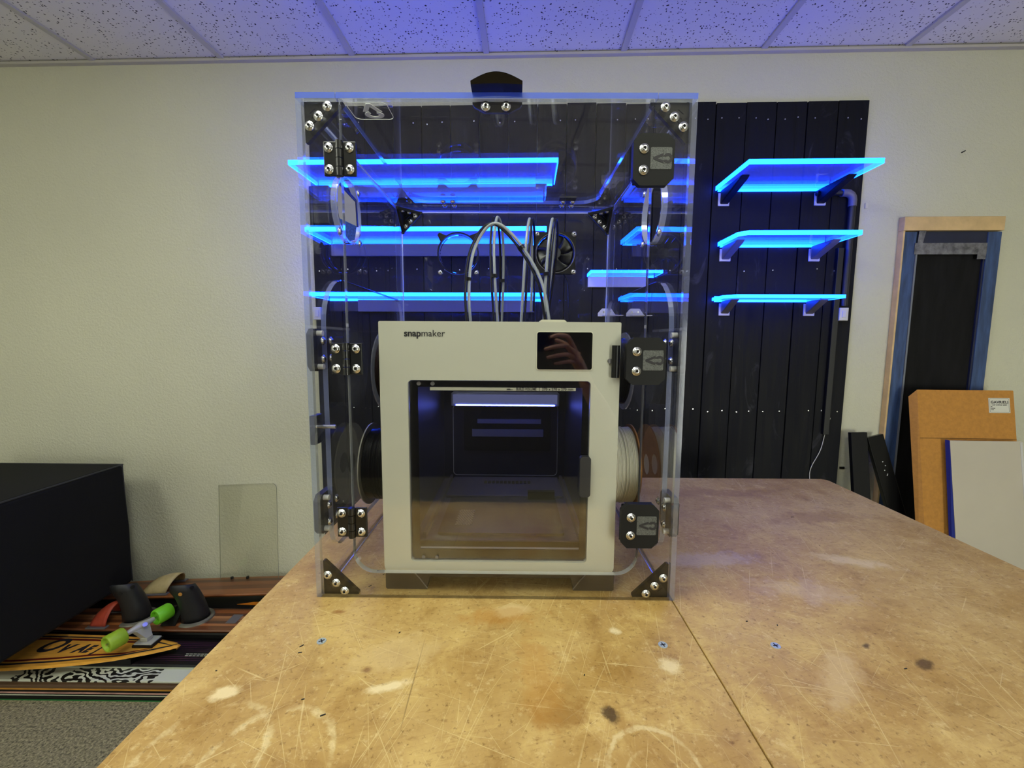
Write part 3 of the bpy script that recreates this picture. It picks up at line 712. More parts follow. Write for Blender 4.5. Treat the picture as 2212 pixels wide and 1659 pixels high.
# round port covers on the sides, a reflection painted as flat pieces on the left
for x, s2 in ((XL, -1), (XR, 1)):
    ring = prism([circ(PC[0], PC[1], PR+.001, 48), circ(PC[0], PC[1], PR-.003, 48)], .013, False).xf(YZ(x-s2*.005))
    rp = obj('port_ring', ring, m_seam, enc, smooth=True)
    for a in (PI/4, 3*PI/4, 5*PI/4, 7*PI/4):
        screw(rp, x-s2*TH, PC[0]+.083*math.cos(a), PC[1]+.083*math.sin(a), RY(-s2*PI/2))
fl = prism([circ(PC[0], PC[1], PR-.006, 40)], .004, False).xf(YZ(XL+.004))
fo = obj('port_reflection', prism([[(PC[0]-.055, PC[1]-.03)]+[(PC[0]-.062, PC[1]+.01), (PC[0]-.05, PC[1]+.042), (PC[0]+.045, PC[1]+.035), (PC[0]+.05, PC[1]-.02)]], .003, False).xf(YZ(XL+.006)), mat('reflection_beige', 'c9c6b4', .9), enc, label='pale painted reflection in the left port')
obj('reflection_edge', prism([[(PC[0]-.05, PC[1]+.042), (PC[0]+.045, PC[1]+.035), (PC[0]+.05, PC[1]-.02), (PC[0]+.06, PC[1]-.02), (PC[0]+.053, PC[1]+.042), (PC[0]-.05, PC[1]+.05)]], .005, False).xf(YZ(XL+.006)), m_black, fo)
m_speck = mat('blue_speckled_reflection', '3d63b5', .9, vary=(260, .6))
obj('reflection_lower', prism([[(PC[0]-.055, PC[1]-.03), (PC[0]+.05, PC[1]-.02), (PC[0]+.035, PC[1]-.055), (PC[0], PC[1]-.068), (PC[0]-.04, PC[1]-.053)]], .003, False).xf(YZ(XL+.006)), m_speck, fo)
# fan and the open fan ring on the rear panel
fy = YR-TH-.013
fan = obj('fan', prism([rrect(FANX-.067, FANX+.067, FZ-.067, FZ+.067, .008, 4), circ(FANX, FZ, .0635, 48)], .025, False).xf(XZ(fy)), m_black, enc, bevel=.001)
obj('rim', M().tube([(FANX+.0645*math.cos(2*PI*i/48), fy-.0128, FZ+.0645*math.sin(2*PI*i/48)) for i in range(48)], .0012, 6, closed=True), m_grey, fan, smooth=True)
obj('hub', M().lathe([(.0, .024), (.017, .024), (.019, .022), (.019, 0)][::-1], 28).xf(T(FANX, fy+.012, FZ) @ RX(PI/2)), mat('fan_hub', '2c2c2e', .45), fan, smooth=True)
m_blade = mat('fan_blade', '1a1a1c', .35)
for k in range(7):
    g = M(); rows_ = []
    for i in range(7):
        rr = .018+(.061-.018)*i/6; tw = .9-.45*i/6; sw = .35*i/6
        wdt = .34+.1*i/6
        line = []
        for j in range(5):
            a = sw+(j/4-.5)*2*wdt; line.append((rr*math.cos(a), rr*math.sin(a), (j/4-.5)*.018*tw*1.4))
        rows_.append(line)
    v = [p for r_ in rows_ for p in r_]; f = [(i*5+j, i*5+j+1, i*5+j+6, i*5+j+5) for i in range(6) for j in range(4)]
    g.add(v, f)
    obj('blade', g.xf(T(FANX, fy, FZ) @ RX(PI/2) @ RZ(2*PI*k/7+.3)), m_blade, fan, smooth=True, solid=.0014)
for dx in (-.061, .061):
    for dz in (-.061, .061): screw(fan, FANX+dx, fy-.0126, FZ+dz, FRONT)
obj('cable', M().tube(crom([(FANX+.03, fy, FZ-.067), (FANX+.045, fy, FZ-.1), (FANX+.05, fy+.005, FZ-.18), (FANX+.055, fy+.006, FZ-.3), (FANX+.05, fy+.005, FZ-.6)], 8), .002, 6), m_black, fan, smooth=True)
rg_ = prism([circ(RINGX, FZ, .0695, 48), circ(RINGX, FZ, .0655, 48)], .012, False)
ringo = obj('fan_guard_ring', rg_.xf(XZ(YR-TH-.006)), m_black, enc, smooth=True)
ears = M()
for sx_ in (-1, 1): ears.join(prism([[(RINGX+sx_*.064, FZ+.068), (RINGX+sx_*.069, FZ+.06), (RINGX+sx_*.058, FZ+.036), (RINGX+sx_*.036, FZ+.058)]], .006, False), XZ(YR-TH-.004))
obj('ear', ears, m_black, ringo)
for dx in (-.061, .061):
    for dz in (-.061, .061): screw(ringo, RINGX+dx, YR-TH-.0005, FZ+dz, FRONT)

# ================================================================== PRINTER
PY0, PY1, PX0, PX1, PZ0, PZ1 = .806, 1.30, -.261, .201, .9445, 1.448
pr = thing('printer', 'cream desktop 3D printer with a glass door and small black screen, inside the enclosure', '3D printer', (-.03, PY0, TZ))
WX0, WX1, WZ0, WZ1 = -.207, .146, .9685, 1.3355
fp = prism([rrect(PX0, PX1, PZ0, PZ1, (.014, .014, .003, .003), 5), rrect(WX0, WX1, WZ0, WZ1, .008, 5)], .026, False).xf(XZ(PY0+.013))
obj('front_panel', fp, m_printer, pr, bevel=.002, seg=3)
for x0, x1 in ((PX0+.001, PX0+.008), (PX1-.008, PX1-.001)): obj('side_panel', M().box(x0, x1, PY0+.026, PY1, PZ0+.004, PZ1-.002), mat('printer_side', '3a3a3c', .45), pr, bevel=.001)
obj('back_panel', M().box(PX0+.008, PX1-.008, PY1-.008, PY1, PZ0+.004, PZ1-.002), m_darkplastic, pr)
obj('base_pan', M().box(PX0+.008, PX1-.008, PY0+.0262, PY1-.008, PZ0+.002, PZ0+.012), m_darkplastic, pr)
obj('top_cover', prism([rrect(PX0, PX1, PY0+.02, PY1, .006, 3), rrect(PX0+.06, PX1-.06, PY0+.08, PY1-.06, .02, 4)], .007, False).xf(T(0, 0, PZ1-.0036)), m_printer, pr, bevel=.001)
obj('top_glass', M().box(PX0+.055, PX1-.055, PY0+.075, PY1-.055, PZ1, PZ1+.003), clear('smoked_lid', (.8, .8, .85, 1)), pr)
obj('cap', prism([[(.045, PZ1-.001), (.098, PZ1-.001), (.0965, PZ1+.002), (.093, PZ1+.0042), (.05, PZ1+.0042), (.0465, PZ1+.002)]], .02, False).xf(XZ(PY0+.012)), m_white, pr)
# feet
for xa, xb, sgn in ((-.264, -.178, 1), (.122, .206, -1)):
    lp = [(xa, .9375), (xb, .9375), (xb, .9), (xa, .9)]
    if sgn > 0: lp = [(xa+.003, .9), (xb, .9), (xb-.002, .905), (xb+.002, .918), (xb+.01, .9405), (xa, .9405), (xa, .903)]
    else: lp = [(xb-.003, .9), (xb, .903), (xb, .9405), (xa-.01, .9405), (xa-.002, .918), (xa+.002, .905), (xa, .9)]
    obj('foot', prism([lp], .46, False).xf(XZ(PY0+.245)), mat('foot_grey', '2a2622', .6), pr, bevel=.002)
    xx = (xb-.028, xb) if sgn > 0 else (xa+.028, xa)
    obj('foot_rib', M().tube([(xx[0], PY0+.0145, .938), ((xx[0]+xx[1])/2, PY0+.0145, .922), (xx[1], PY0+.0145, .903)], .0012, 6), m_grey, pr)
obj('skirt', M().box(-.178, .122, PY0+.03, PY0+.44, .918, .9445), mat('skirt_dark', '1b1815', .6), pr)
# lettering, screen, latch bar
l1 = text('snap', .0178, .0003, .00045); l2 = text('maker', .0178, .0003, -.00005)
a, b = width(l1); c, d = width(l2); lg = M().join(l1, T(-a, 0, 0)).join(l2, T(b-a+.0012-c, 0, 0)); tot = b-a+.0012+d-c
obj('lettering', lg.xf(T(-.212, PY0-.0004, 1.4195) @ Matrix.Diagonal((.078/tot, 1, .078/tot*1.0, 1)) @ RX(PI/2)), m_ink, pr)
scb = obj('screen_bezel', prism([rrect(.0405, .148, 1.3565, 1.43, .0045, 4)], .0014, False).xf(XZ(PY0-.0007)), mat('bezel_cream', 'dedbc4', .3), pr)
obj('screen', prism([rrect(.0418, .1468, 1.3578, 1.4287, .004, 4)], .0016, False).xf(XZ(PY0-.0011)), m_blackgloss, scb, label='glossy black touch screen')
obj('latch_bar', M().cyl((.191, PY0-.005, 1.343), (.191, PY0-.005, 1.4045), .0075, n=20), m_black, pr, smooth=True)
obj('bar_pin', M().cyl((.1815, PY0-.003, 1.3745), (.1815, PY0+.002, 1.3745), .0045, n=16), m_grey, pr, smooth=True)
# door
dr = obj('glass_door', M().box(WX0+.001, WX1-.001, PY0+.006, PY0+.010, WZ0+.001, WZ1-.001), m_tint, pr)
obj('door_border', prism([rrect(WX0+.001, WX1-.001, WZ0+.001, WZ1-.001, .006, 4), [(-.190, .989), (.132, .989), (.132, 1.3215), (-.190, 1.3215)]], .001, False).xf(XZ(PY0+.0112)), mat('border_black', '050507', .25), dr)
st = obj('door_strip', M().box(-.165, .118, PY0+.0045, PY0+.0058, 1.3155, 1.3215), mat('strip_silver', 'a9a797', .3), dr, label='silver strip printed with the build volume')
tx = text('BUILD VOLUME', .0072, .0001, .00018); a, b = width(tx)
pt = M().join(tx, T(.0025, PY0+.0042, 1.3166) @ Matrix.Diagonal((.039/(b-a), 1, 1, 1)) @ RX(PI/2))
tx = text('|  270 x 270 x 270 mm', .0072, .0001, .00018); a, b = width(tx)
pt.join(tx, T(.0465, PY0+.0042, 1.3166) @ Matrix.Diagonal((.066/(b-a), 1, 1, 1)) @ RX(PI/2))
pt.box(-.016, -.004, PY0+.0041, PY0+.0045, 1.3172, 1.318).box(-.016, -.009, PY0+.0041, PY0+.0045, 1.3185, 1.3195)
obj('print', pt, m_ink, st)
obj('door_pull', prism([rrect(.1275, .1485, 1.108, 1.189, .006, 5)], .014, False).xf(XZ(PY0-.002)), mat('pull_dark', '232224', .4), dr, bevel=.003)
pins = M()
for x in (-.187, -.16):
    pins.cyl((x, PY0+.0045, 1.3285), (x, PY0+.006, 1.3285), .004, n=16)
    pins.cyl((x+.004, PY0+.0045, .975), (x+.004, PY0+.006, .975), .0035, n=16)
obj('hinge_pin', pins, m_grey, dr)
obj('door_gap', M().box(-.197, .134, PY0+.012, PY0+.014, .9905, .9935), m_pale, dr)
# chamber
CY = 1.25
inn = M().box(WX0-.012, WX0-.006, PY0+.03, CY, .96, 1.40).box(WX1+.006, WX1+.012, PY0+.03, CY, .96, 1.40)
obj('chamber_wall', inn, m_darkplastic, pr)
obj('chamber_back', M().box(WX0-.006, WX1+.006, CY, CY+.006, .96, 1.42), m_darkplastic, pr)
ol = rrect(-.186, .130, 1.004, 1.221, .012, 5)
obj('back_outline', prism([ol, rrect(-.1845, .1285, 1.0055, 1.2195, .011, 5)], .002, False).xf(XZ(CY-.002)), m_pale, pr)
obj('back_recess', prism([rrect(-.153, .108, 1.08, 1.215, .006, 3)], .002, False).xf(XZ(CY-.002)), mat('recess_black', '0b0c10', .4), pr)
for a, b, z0, z1 in ((-.112, .079, 1.165, 1.178), (-.128, .086, 1.125, 1.147)): obj('vent_louvre', M().box(a, b, CY-.006, CY-.003, z0, z1), mat('louvre_grey', '8f8f92', .45, 0), pr)
obj('light_housing', M().box(-.184, .128, CY-.05, CY-.006, 1.224, 1.262), mat('diffuse_grey', 'a9adc0', .3), pr, bevel=.003)
obj('light_bar', M().box(-.17, .115, CY-.052, CY-.05, 1.2255, 1.2285), emis('chamber_led', (.13, .18, 1, 1), 42.), pr)
obj('light_panel', M().box(-.178, .122, CY-.052, CY-.0502, 1.231, 1.258), emis('chamber_diffuser', (.36, .40, .72, 1), .42), pr)
obj('chamber_floor', M().box(WX0-.006, WX1+.006, PY0+.045, CY, .9895, .993), mat('deck_steel', '474e70', .38), pr)
dk = M().box(-.183, .131, 1.09, CY-.003, .9932, 1.0)
obj('rear_deck', dk, mat('deck_blue_black', '3a4170', .35), pr, bevel=.002)
sl = M()
for i in range(12): sl.box(-.088+i*.0115, -.0795+i*.0115, 1.185, 1.205, 1.0, 1.0015)
obj('vent_slots', sl, m_dark, pr, kind='stuff')
for x in (-.19, .139): obj('deck_rail', M().box(x-.0035, x+.0035, PY0+.05, CY-.003, .993, 1.006), m_grey, pr)
obj('print_bed', prism([rrect(-.165, .108, PY0+.06, 1.075, .008, 3)], .006, False).xf(T(0, 0, .998)), m_bed, pr, bevel=.001)
obj('lamp_reflection_line', M().box(-.09, .048, PY0+.058, PY0+.06, .996, .9995), m_steel, pr)  # steel strip put in for the reflected line of a lamp
obj('waste_chute', M().box(.035, .105, 1.06, 1.075, 1.001, 1.022), m_black, pr)
hexs = M()
for i in range(14):
    for j in range(6): hexs.cyl((-.13+j*.006+(i % 2)*.003, PY0+.1+i*.006, 1.001), (-.13+j*.006+(i % 2)*.003, PY0+.1+i*.006, 1.0025), .0026, n=6)
obj('mesh_pad', hexs, mat('mesh_grey', '9a968e', .4), pr, kind='stuff')
obj('gantry_bar', M().cyl((WX0, 1.02, 1.36), (WX1, 1.02, 1.36), .006, n=12), m_steel, pr)
for k in range(4):
    x = -.16+k*.085
    tb = obj('tool_head', M().box(x, x+.045, 1.05, 1.11, 1.335, 1.42), m_black, pr, bevel=.004)
    obj('nozzle', M().cyl((x+.022, 1.08, 1.335), (x+.022, 1.08, 1.322), .006, .002, n=12), m_steel, tb)
# spool arms and feeder boxes at the back of each side
for sgn, x0 in ((-1, PX0), (1, PX1)):
    for (yy, zz) in ((1.03, 1.107), (1.10, 1.335)):
        obj('spool_arm', M().cyl((x0-sgn*.002, yy, zz), (x0+sgn*.03, yy, zz), .022, n=24), m_black, pr, smooth=True)
# hoses rising over the printer
def hose(pts, pts2, ties):
    h = obj('hose', M().tube(crom(pts, 10), .0036, 8), m_ptfe, pr, smooth=True)
    obj('cable', M().tube(crom(pts2, 10), .0031, 8), m_black, h, smooth=True)
    for p, d in ties:
        p, d = Vector(p), Vector(d).normalized(); obj('tie', M().cyl(p-d*.004, p+d*.004, .0082, n=12), m_black, h)
D = lambda P, dx, dy=0.: [(p[0]+dx, p[1]+dy, p[2]) for p in P]
z0 = PZ1+.003
h1 = [(-.105, 1.0, z0), (-.108, .99, 1.52), (-.1, .985, 1.6), (-.075, .98, 1.655), (-.046, .975, 1.674), (-.012, .97, 1.652), (.028, .96, 1.6), (.06, .95, 1.535), (.076, .94, z0)]
hose(h1, D(h1, -.009, .002), (((-.109, .991, 1.553), (0, 0, 1)), ((.012, .964, 1.618), (.6, 0, -.8))))
h2 = [(-.043, 1.05, z0), (-.05, 1.05, 1.55), (-.054, 1.07, 1.65), (-.048, 1.1, 1.722), (-.036, 1.15, 1.70), (-.034, 1.2, 1.6), (-.04, 1.24, z0)]
hose(h2, D(h2, -.009, .002), (((-.052, 1.051, 1.57), (0, 0, 1)), ((-.036, 1.205, 1.58), (0, 0, 1))))
h3 = [(.014, 1.05, z0), (.019, 1.05, 1.55), (.025, 1.06, 1.65), (.034, 1.1, 1.719), (.042, 1.16, 1.69), (.046, 1.22, 1.6), (.046, 1.26, 1.5)]
hose(h3, D(h3, .008, .004), ())
h4 = [(.07, 1.05, z0), (.073, 1.05, 1.55), (.08, 1.06, 1.65), (.092, 1.1, 1.719), (.103, 1.16, 1.69), (.1, 1.22, 1.6), (.09, 1.26, 1.5)]
hose(h4, D(h4, .009, .004), (((.075, 1.05, 1.575), (0, 0, 1)),))

# ================================================================== SPOOLS
def spool(label, x_out, sgn, yc, zc_, mf, mfl, rf, group=None, open_hub=False):
    """x_out is the outer flange's outer face; sgn the side it is on"""
    s = thing('filament_spool', label, 'spool', (x_out, yc, zc_-.1), group='filament spools on the printer')
    W, R = .064, .1
    mt = T(x_out, yc, zc_) @ RY(-sgn*PI/2)
    for a in (0, W-.003):
        lp = [circ(0, 0, R, 64), circ(0, 0, .026, 32)]
        if open_hub:
            lp += [circ(.085*math.cos(t_), .085*math.sin(t_), .004, 10) for t_ in [k*PI/6 for k in range(12)]]
        obj('flange', prism(lp, .003, False).xf(mt @ T(0, 0, a+.0015)), mfl, s)
    prof = [(.05, .0032)]
    n = 17
    for i in range(n):
        z0_ = .0036+(W-.0075)*i/n; dz = (W-.0075)/n; jit = random.uniform(-.0012, .0012)
        prof += [(rf-.001+jit, z0_), (rf+.0004+jit, z0_+dz*.5), (rf-.001+jit, z0_+dz*.98)]
    prof += [(.05, W-.0032)]
    obj('filament', M().lathe(prof, 56).xf(mt), mf, s, smooth=True)
    obj('core', prism([circ(0, 0, .05, 40), circ(0, 0, .0255, 32)], W-.0066, False).xf(mt @ T(0, 0, W/2)), m_black, s)
    return s
m_blackfil = mat('black_filament', '161618', .2, spec=.6)
m_redfil = mat('red_black_filament', '1a0b0b', .25)
m_whitefil = mat('white_filament', 'ebe7d2', .35)
m_flgrey = mat('grey_flange', '8b887c', .35)
m_flclear = clear('clear_flange', (.8, .82, .86, 1), haze=.25, haze_col=(.5, .52, .56, 1))
spool('spool of glossy black filament low on the left side of the printer', -.359, -1, 1.03, 1.105, m_blackfil, m_flgrey, .087)
sp = spool('spool of white filament with brown cardboard flanges, right of the printer', .290, 1, 1.03, 1.107, m_whitefil, mat('brown_card_flange', '9a6a34', .75, vary=(50, .15)), .0925, open_hub=True)
obj('loose_end', M().tube(crom([(.232, 1.0, 1.194), (.238, 1.0, 1.207), (.244, 1.005, 1.206), (.246, 1.01, 1.196)], 6), .0012, 6), m_whitefil, sp, smooth=True)
spool('spool of black filament high on the left side of the printer', -.345, -1, 1.10, 1.335, m_redfil, m_flclear, .085)
spool('spool of black filament high on the right side of the printer', .285, 1, 1.10, 1.335, m_blackfil, m_flclear, .085)

# ================================================================== LEFT: BOX, BOARDS, SKIS
bxx = thing('fabric_box', 'large black fabric-covered box left of the boards', 'box', (-2.25, 1.67, .225))
bl = [(-2.62, 1.405), (-1.87, 1.405), (-1.87, 1.945), (-2.62, 1.945)]
rings = []
for z, g in ((.225, .006), (.24, 0), (.5, -.004), (.80, 0), (.817, .006)):
    rings.append([(x+(g if x < -2 else -g), y+(g if y < 1.6 else -g), z) for x, y in bl])
obj('cover', M().loft(rings), m_fabric, bxx, bevel=.008)
obj('piping', M().tube([(x+(.001 if x < -2 else -.001), y+(.001 if y < 1.6 else -.001), .814) for x, y in bl], .004, 8, closed=True).tube([(-1.872, 1.943, z) for z in (.23, .4, .6, .81)], .003, 8), mat('black_piping', '2b2b2e', .6), bxx, smooth=True)
obj('stand', M().box(-2.6, -2.42, 1.44, 1.9, 0, .2255), m_black, bxx)

def board_outline(x0, x1, y0, y1, n=10, waist=.0):
    r_ = (y1-y0)/2; yc = (y0+y1)/2
    out = []
    for i in range(n+1): a = -PI/2+PI*i/n; out.append((x1-r_*1.1+r_*1.1*math.cos(a), yc+r_*math.sin(a)))
    for i in range(n+1): a = PI/2+PI*i/n; out.append((x0+r_*1.1+r_*1.1*math.cos(a), yc+r_*math.sin(a)))
    return out
def board(label, x0, x1, y0, y1, z0, z1, mtop, medge, name='snowboard', group='boards stacked on the floor'):
    b = thing(name, label, 'board', ((x0+x1)/2, (y0+y1)/2, z0), group=group)
    obj('deck', M().poly(board_outline(x0, x1, y0, y1), z0+.3*(z1-z0), z1), mtop, b, bevel=.0015)
    obj('edge_band', M().poly(board_outline(x0-.001, x1+.001, y0-.001, y1+.001), z0, z0+.3*(z1-z0)+.0004), medge, b)
    return b
t = NT('white_printed_top'); P = t.coord((1, 1.6, 1)); wv = t.n('TexWave', wave_type='RINGS', rings_direction='Z'); t.l(P, wv.inputs[0]); wv.inputs['Scale'].default_value = 9; wv.inputs['Distortion'].default_value = 14; wv.inputs['Detail'].default_value = 2; wv.inputs['Detail Scale'].default_value = 1.6
ms = t.math('GREATER_THAN', t.noise(t.coord((1, .3, 1), loc=(.37, 0, 0)), 4.2, 1), .5)
t.set(t.mix(t.math('MULTIPLY', t.math('GREATER_THAN', wv.outputs['Fac'], .5), ms), hexc('c9ccbd'), hexc('141414')), .35); m_art = t.m
t = NT('black_pinstriped_top'); P = t.coord(); sp_ = t.n('SeparateXYZ'); t.l(P, sp_.inputs[0])
st_ = t.math('LESS_THAN', t.math('FRACT', t.math('MULTIPLY', sp_.outputs[1], 95.)), .3); st_ = t.math('MULTIPLY', st_, t.rng(t.noise(t.coord((.5, 5, 1)), 4, 2), .45, .6))
t.set(t.mix(st_, hexc('121014'), hexc('4a2740')), .35); m_pin = t.m
m_gr = mat('green_edge', '1d6b34', .4); m_wh = mat('white_edge', 'b9bda9', .45); m_or = mat('orange_edge', 'b98230', .5, vary=(20, .2)); m_pk = mat('worn_pink_edge', 'b58a80', .6, vary=(12, .4), stretch=(1, 1, 8)); m_br = mat('brown_edge', '59422c', .6)
board('snowboard with a green edge at the bottom of the floor stack', -2.36, -.72, 1.500, 1.775, .0, .012, m_black, m_gr)
board('snowboard with a white edge, second from the bottom of the floor stack', -2.38, -.74, 1.508, 1.79, .0135, .026, m_black, m_wh)
board('snowboard with a worn pink and white edge, middle of the floor stack', -2.33, -.75, 1.503, 1.78, .0275, .044, m_black, m_pk)
board('wooden-edged orange snowboard under the white printed one', -2.4, -.73, 1.500, 1.785, .0455, .062, m_br, m_or)
board('white snowboard with black swirling print, front of the floor stack', -2.36, -.72, 1.512, 1.79, .0635, .0755, m_art, m_br)
b5 = board('black snowboard with purple pinstripes under the longboard', -2.3, -.74, 1.575, 1.85, .077, .0945, m_pin, m_wh)
tk = M()
for k in range(9):
    tk.box(-1.375+k*.016, -1.362+k*.016, 1.632, 1.636, .0945, .0949)
    if k < 7: tk.box(-1.372+k*.016, -1.36+k*.016, 1.622, 1.626, .0945, .0949)
obj('white_print', tk, m_wh, b5)
# longboard
lbd = thing('longboard', 'orange longboard upside down with green wheels, on the black snowboard', 'longboard', (-1.9, 1.6, .0948), group=None)
front = [(-2.38, 1.56), (-2.34, 1.515), (-2.2, 1.488), (-2.0, 1.490), (-1.83, 1.508), (-1.7, 1.528), (-1.6, 1.550), (-1.5, 1.583), (-1.44, 1.607), (-1.405, 1.625)]
back = [(-1.40, 1.642), (-1.43, 1.658), (-1.5, 1.674), (-1.6, 1.688), (-1.8, 1.698), (-2.0, 1.702), (-2.2, 1.692), (-2.34, 1.655)]
m_amber = mat('amber_wood', 'd89c3a', .35, vary=(18, .16), stretch=(1, 6, 1), coat=.3)
cen = lambda x: 1.6+.035*max(0., (x+1.75))/.35
outl = front+back
r1 = [(x, y, .1275) for x, y in outl]; rin = [((x+.012 if x < -2.3 else x-.004), y+(.010 if (x, y) in front else -.008), .1325) for x, y in outl]
r0 = [((x+.02 if x < -2.3 else x-.01), y+(.018 if (x, y) in front else -.012), .116) for x, y in outl]
obj('deck', M().loft([r0, r1, rin]), m_amber, lbd, bevel=.001)
for z0_ in (.0945,): obj('grip_pad', M().box(-2.25, -1.55, 1.57, 1.65, .0947, .118), m_black, lbd)
def stripe(pts, w, m):
    g = M(); L = []; R = []
    for i, (x, y) in enumerate(pts):
        ww = w*(1 if i < len(pts)-1 else .15); L.append((x, y-ww/2)); R.append((x, y+ww/2))
    v = [(x, y, .1330) for x, y in L]+[(x, y, .1330) for x, y in R]; n = len(L)
    g.add(v, [(i, i+1, n+i+1, n+i) for i in range(n-1)])
    obj('stripe', g, m, lbd, solid=.0005)
m_red = mat('dark_red_paint', '5a130f', .4)
fin_ = [(x, y) for x, y in front if x > -2.3]
stripe([(x, y+.030*(1 if x < -1.6 else .75)) for x, y in fin_], .0085, m_ink); stripe([(x, y+.048*(1 if x < -1.6 else .7)) for x, y in fin_[:-2]], .009, m_red)
bk = [(x, y) for x, y in back[::-1] if x > -2.3]
stripe([(x, y-.024) for x, y in bk[:-1]], .007, m_ink); stripe([(x, y-.038) for x, y in bk[:-2]], .010, m_red)
tx = M(); xx = -1.965
for ch_, sz, adv in (('O', .105, .1), ('V', .06, .05), ('A', .062, .046), ('E', .055, .038), ('J', .045, .03)):
    g = text(ch_, sz, .0003, .003, .45); a, b = width(g); k = adv*.95/(b-a)
    tx.join(g, T(xx, 1.588, .1331) @ RZ(.06) @ Matrix.Diagonal((k, 1, 1, 1)) @ T(-a, 0, 0)); xx += adv
obj('lettering', tx, m_ink, lbd)
tr = obj('truck', M().box(-1.585, -1.500, 1.615, 1.675, .1335, .143), m_black, lbd, bevel=.001, label='silver skateboard truck')
m_alu = mat('cast_aluminium', 'b9b8b0', .4, .35)
obj('baseplate', M().box(-1.58, -1.505, 1.618, 1.672, .143, .149).box(-1.562, -1.532, 1.63, 1.66, .149, .165), m_alu, tr, bevel=.002)
ax0, ax1 = Vector((-1.605, 1.570, .203)), Vector((-1.55, 1.735, .203))
axd = (ax1-ax0).normalized(); axm = (ax0+ax1)/2
hn = M().tube([ax0+axd*.035, ax0+axd*.06, axm, ax1-axd*.06, ax1-axd*.035], [.009, .012, .017, .012, .009], 12)
hn.loft([[(axm+Vector((a, b, 0)))+Vector((0, 0, -.004)) for a, b in ((-.014, -.03), (.014, -.03), (.014, .03), (-.014, .03))], [(Vector((-1.545, 1.645, .160))+Vector((a, b, 0))) for a, b in ((-.014, -.012), (.014, -.012), (.014, .012), (-.014, .012))]])
obj('hanger', hn, m_alu, tr, smooth=True)
obj('kingpin', M().cyl(axm+Vector((.02, 0, .004)), axm+Vector((.026, -.004, .012)), .009, n=16), m_steel, tr)
obj('axle', M().cyl(ax0-axd*.03, ax1+axd*.03, .004, n=10), m_steel, tr)
m_wheel = mat('lime_urethane', '8fb02a', .5, bump=(300, .3)); m_wheel2 = mat('green_urethane', '6ec226', .5, bump=(300, .3))
for c0, mm, sg in ((ax0, m_wheel, 1), (ax1, m_wheel2, -1)):
    q = axd.to_track_quat('Z', 'Y').to_matrix().to_4x4()
    wl = M().lathe([(.012, -.022), (.018, -.020), (.026, -.030), (.031, -.030), (.0335, -.026), (.0335, .026), (.031, .030), (.026, .030), (.018, .02), (.012, .022)], 32)
    obj('wheel', wl.xf(Matrix.Translation(c0) @ q), mm, lbd, smooth=True)
# dark filler boards and the case below the skis
ub = obj('underboard', M().box(-2.3, -.76, 1.715, 1.845, .0955, .1305), m_black, None, bevel=.01); tag(ub, 'thick black board below the front water ski', 'board')
case_ = thing('storage_case', 'low black case at the wall under the water skis', 'case', (-1.5, 1.95, 0))
obj('body', M().box(-2.3, -.74, 1.86, 2.05, 0, .118), m_black, case_, bevel=.006)
obj('lid_rim', M().box(-2.305, -.735, 1.856, 2.054, .118, .1285), m_blackmatte, case_, bevel=.003)
ob = thing('wakeboard', 'black wakeboard with orange flashes, between the two water skis', 'board', (-1.2, 1.93, .129))
obj('deck', M().poly(board_outline(-2.2, -.75, 1.868, 1.995), .129, .1435), mat('wake_black', '0e0d0f', .35), ob, bevel=.002)
obj('flash', M().add([(-1.33, 1.895, .1440), (-1.26, 1.915, .1440), (-.9, 1.93, .1440), (-.9, 1.885, .1440), (-1.2, 1.89, .1440)], [(0, 1, 2, 3, 4)]), mat('orange_print', 'cf7a1e', .4), ob, solid=.0006)
# water skis
def ski_mat(name, cols):
    t = NT(name); P = t.coord(); s3 = t.n('SeparateXYZ'); t.l(P, s3.inputs[0])
    cr = t.n('ValToRGB'); cr.color_ramp.interpolation = 'CONSTANT'
    t.l(t.rng(s3.outputs[1], -.08, .08), cr.inputs[0]); els = cr.color_ramp.elements
    for i, (p, c) in enumerate(cols):
        e = els[i] if i < 2 else els.new(p); e.position = p; e.color = hexc(c)
    g = t.noise(t.coord((1.2, 50, 10)), 3, 4, .6)
    t.set(t.mix(t.rng(g, .35, .7), cr.outputs[0], hexc('3a1f12'), 'MULTIPLY'), .35, coat=.3)
    nd = t.mix(t.math('MULTIPLY', t.rng(g, .45, .75), .55), cr.outputs[0], hexc('3a2012')); t.set(nd); return t.m
m_ski = ski_mat('striped_mahogany', [(0, '6e3f22'), (.2, 'a5673a'), (.3, '5a3420'), (.42, '8d5a35'), (.52, 'b0784a'), (.62, '5d3822'), (.74, '95592f'), (.88, '6b4228')])
m_ski2 = ski_mat('brown_mahogany', [(0, '8b5228'), (.3, '6d4022'), (.5, '7f4c28'), (.7, '5b3a22'), (.85, '8a5830')])
def ski(label, mt, mm, length, group):
    s = thing('water_ski', label, 'water ski', (0, 0, 0), group=group); s.matrix_basis = mt; MW[s.name] = mt
    rings = []
    for i in range(15):
        x = -length/2+length*i/14; e = abs(i/7-1); wv_ = .078*(1-.25*max(0, e-.6)/.4); zz = 0
        rings.append([(x, -wv_, zz+.001), (x, -wv_+.006, zz-.009), (x, wv_-.006, zz-.009), (x, wv_, zz+.001), (x, wv_-.004, zz+.006), (x, -wv_+.004, zz+.006)])
    obj('plank', M().loft(rings), mm, s, world=False, bevel=.0015)
    return s
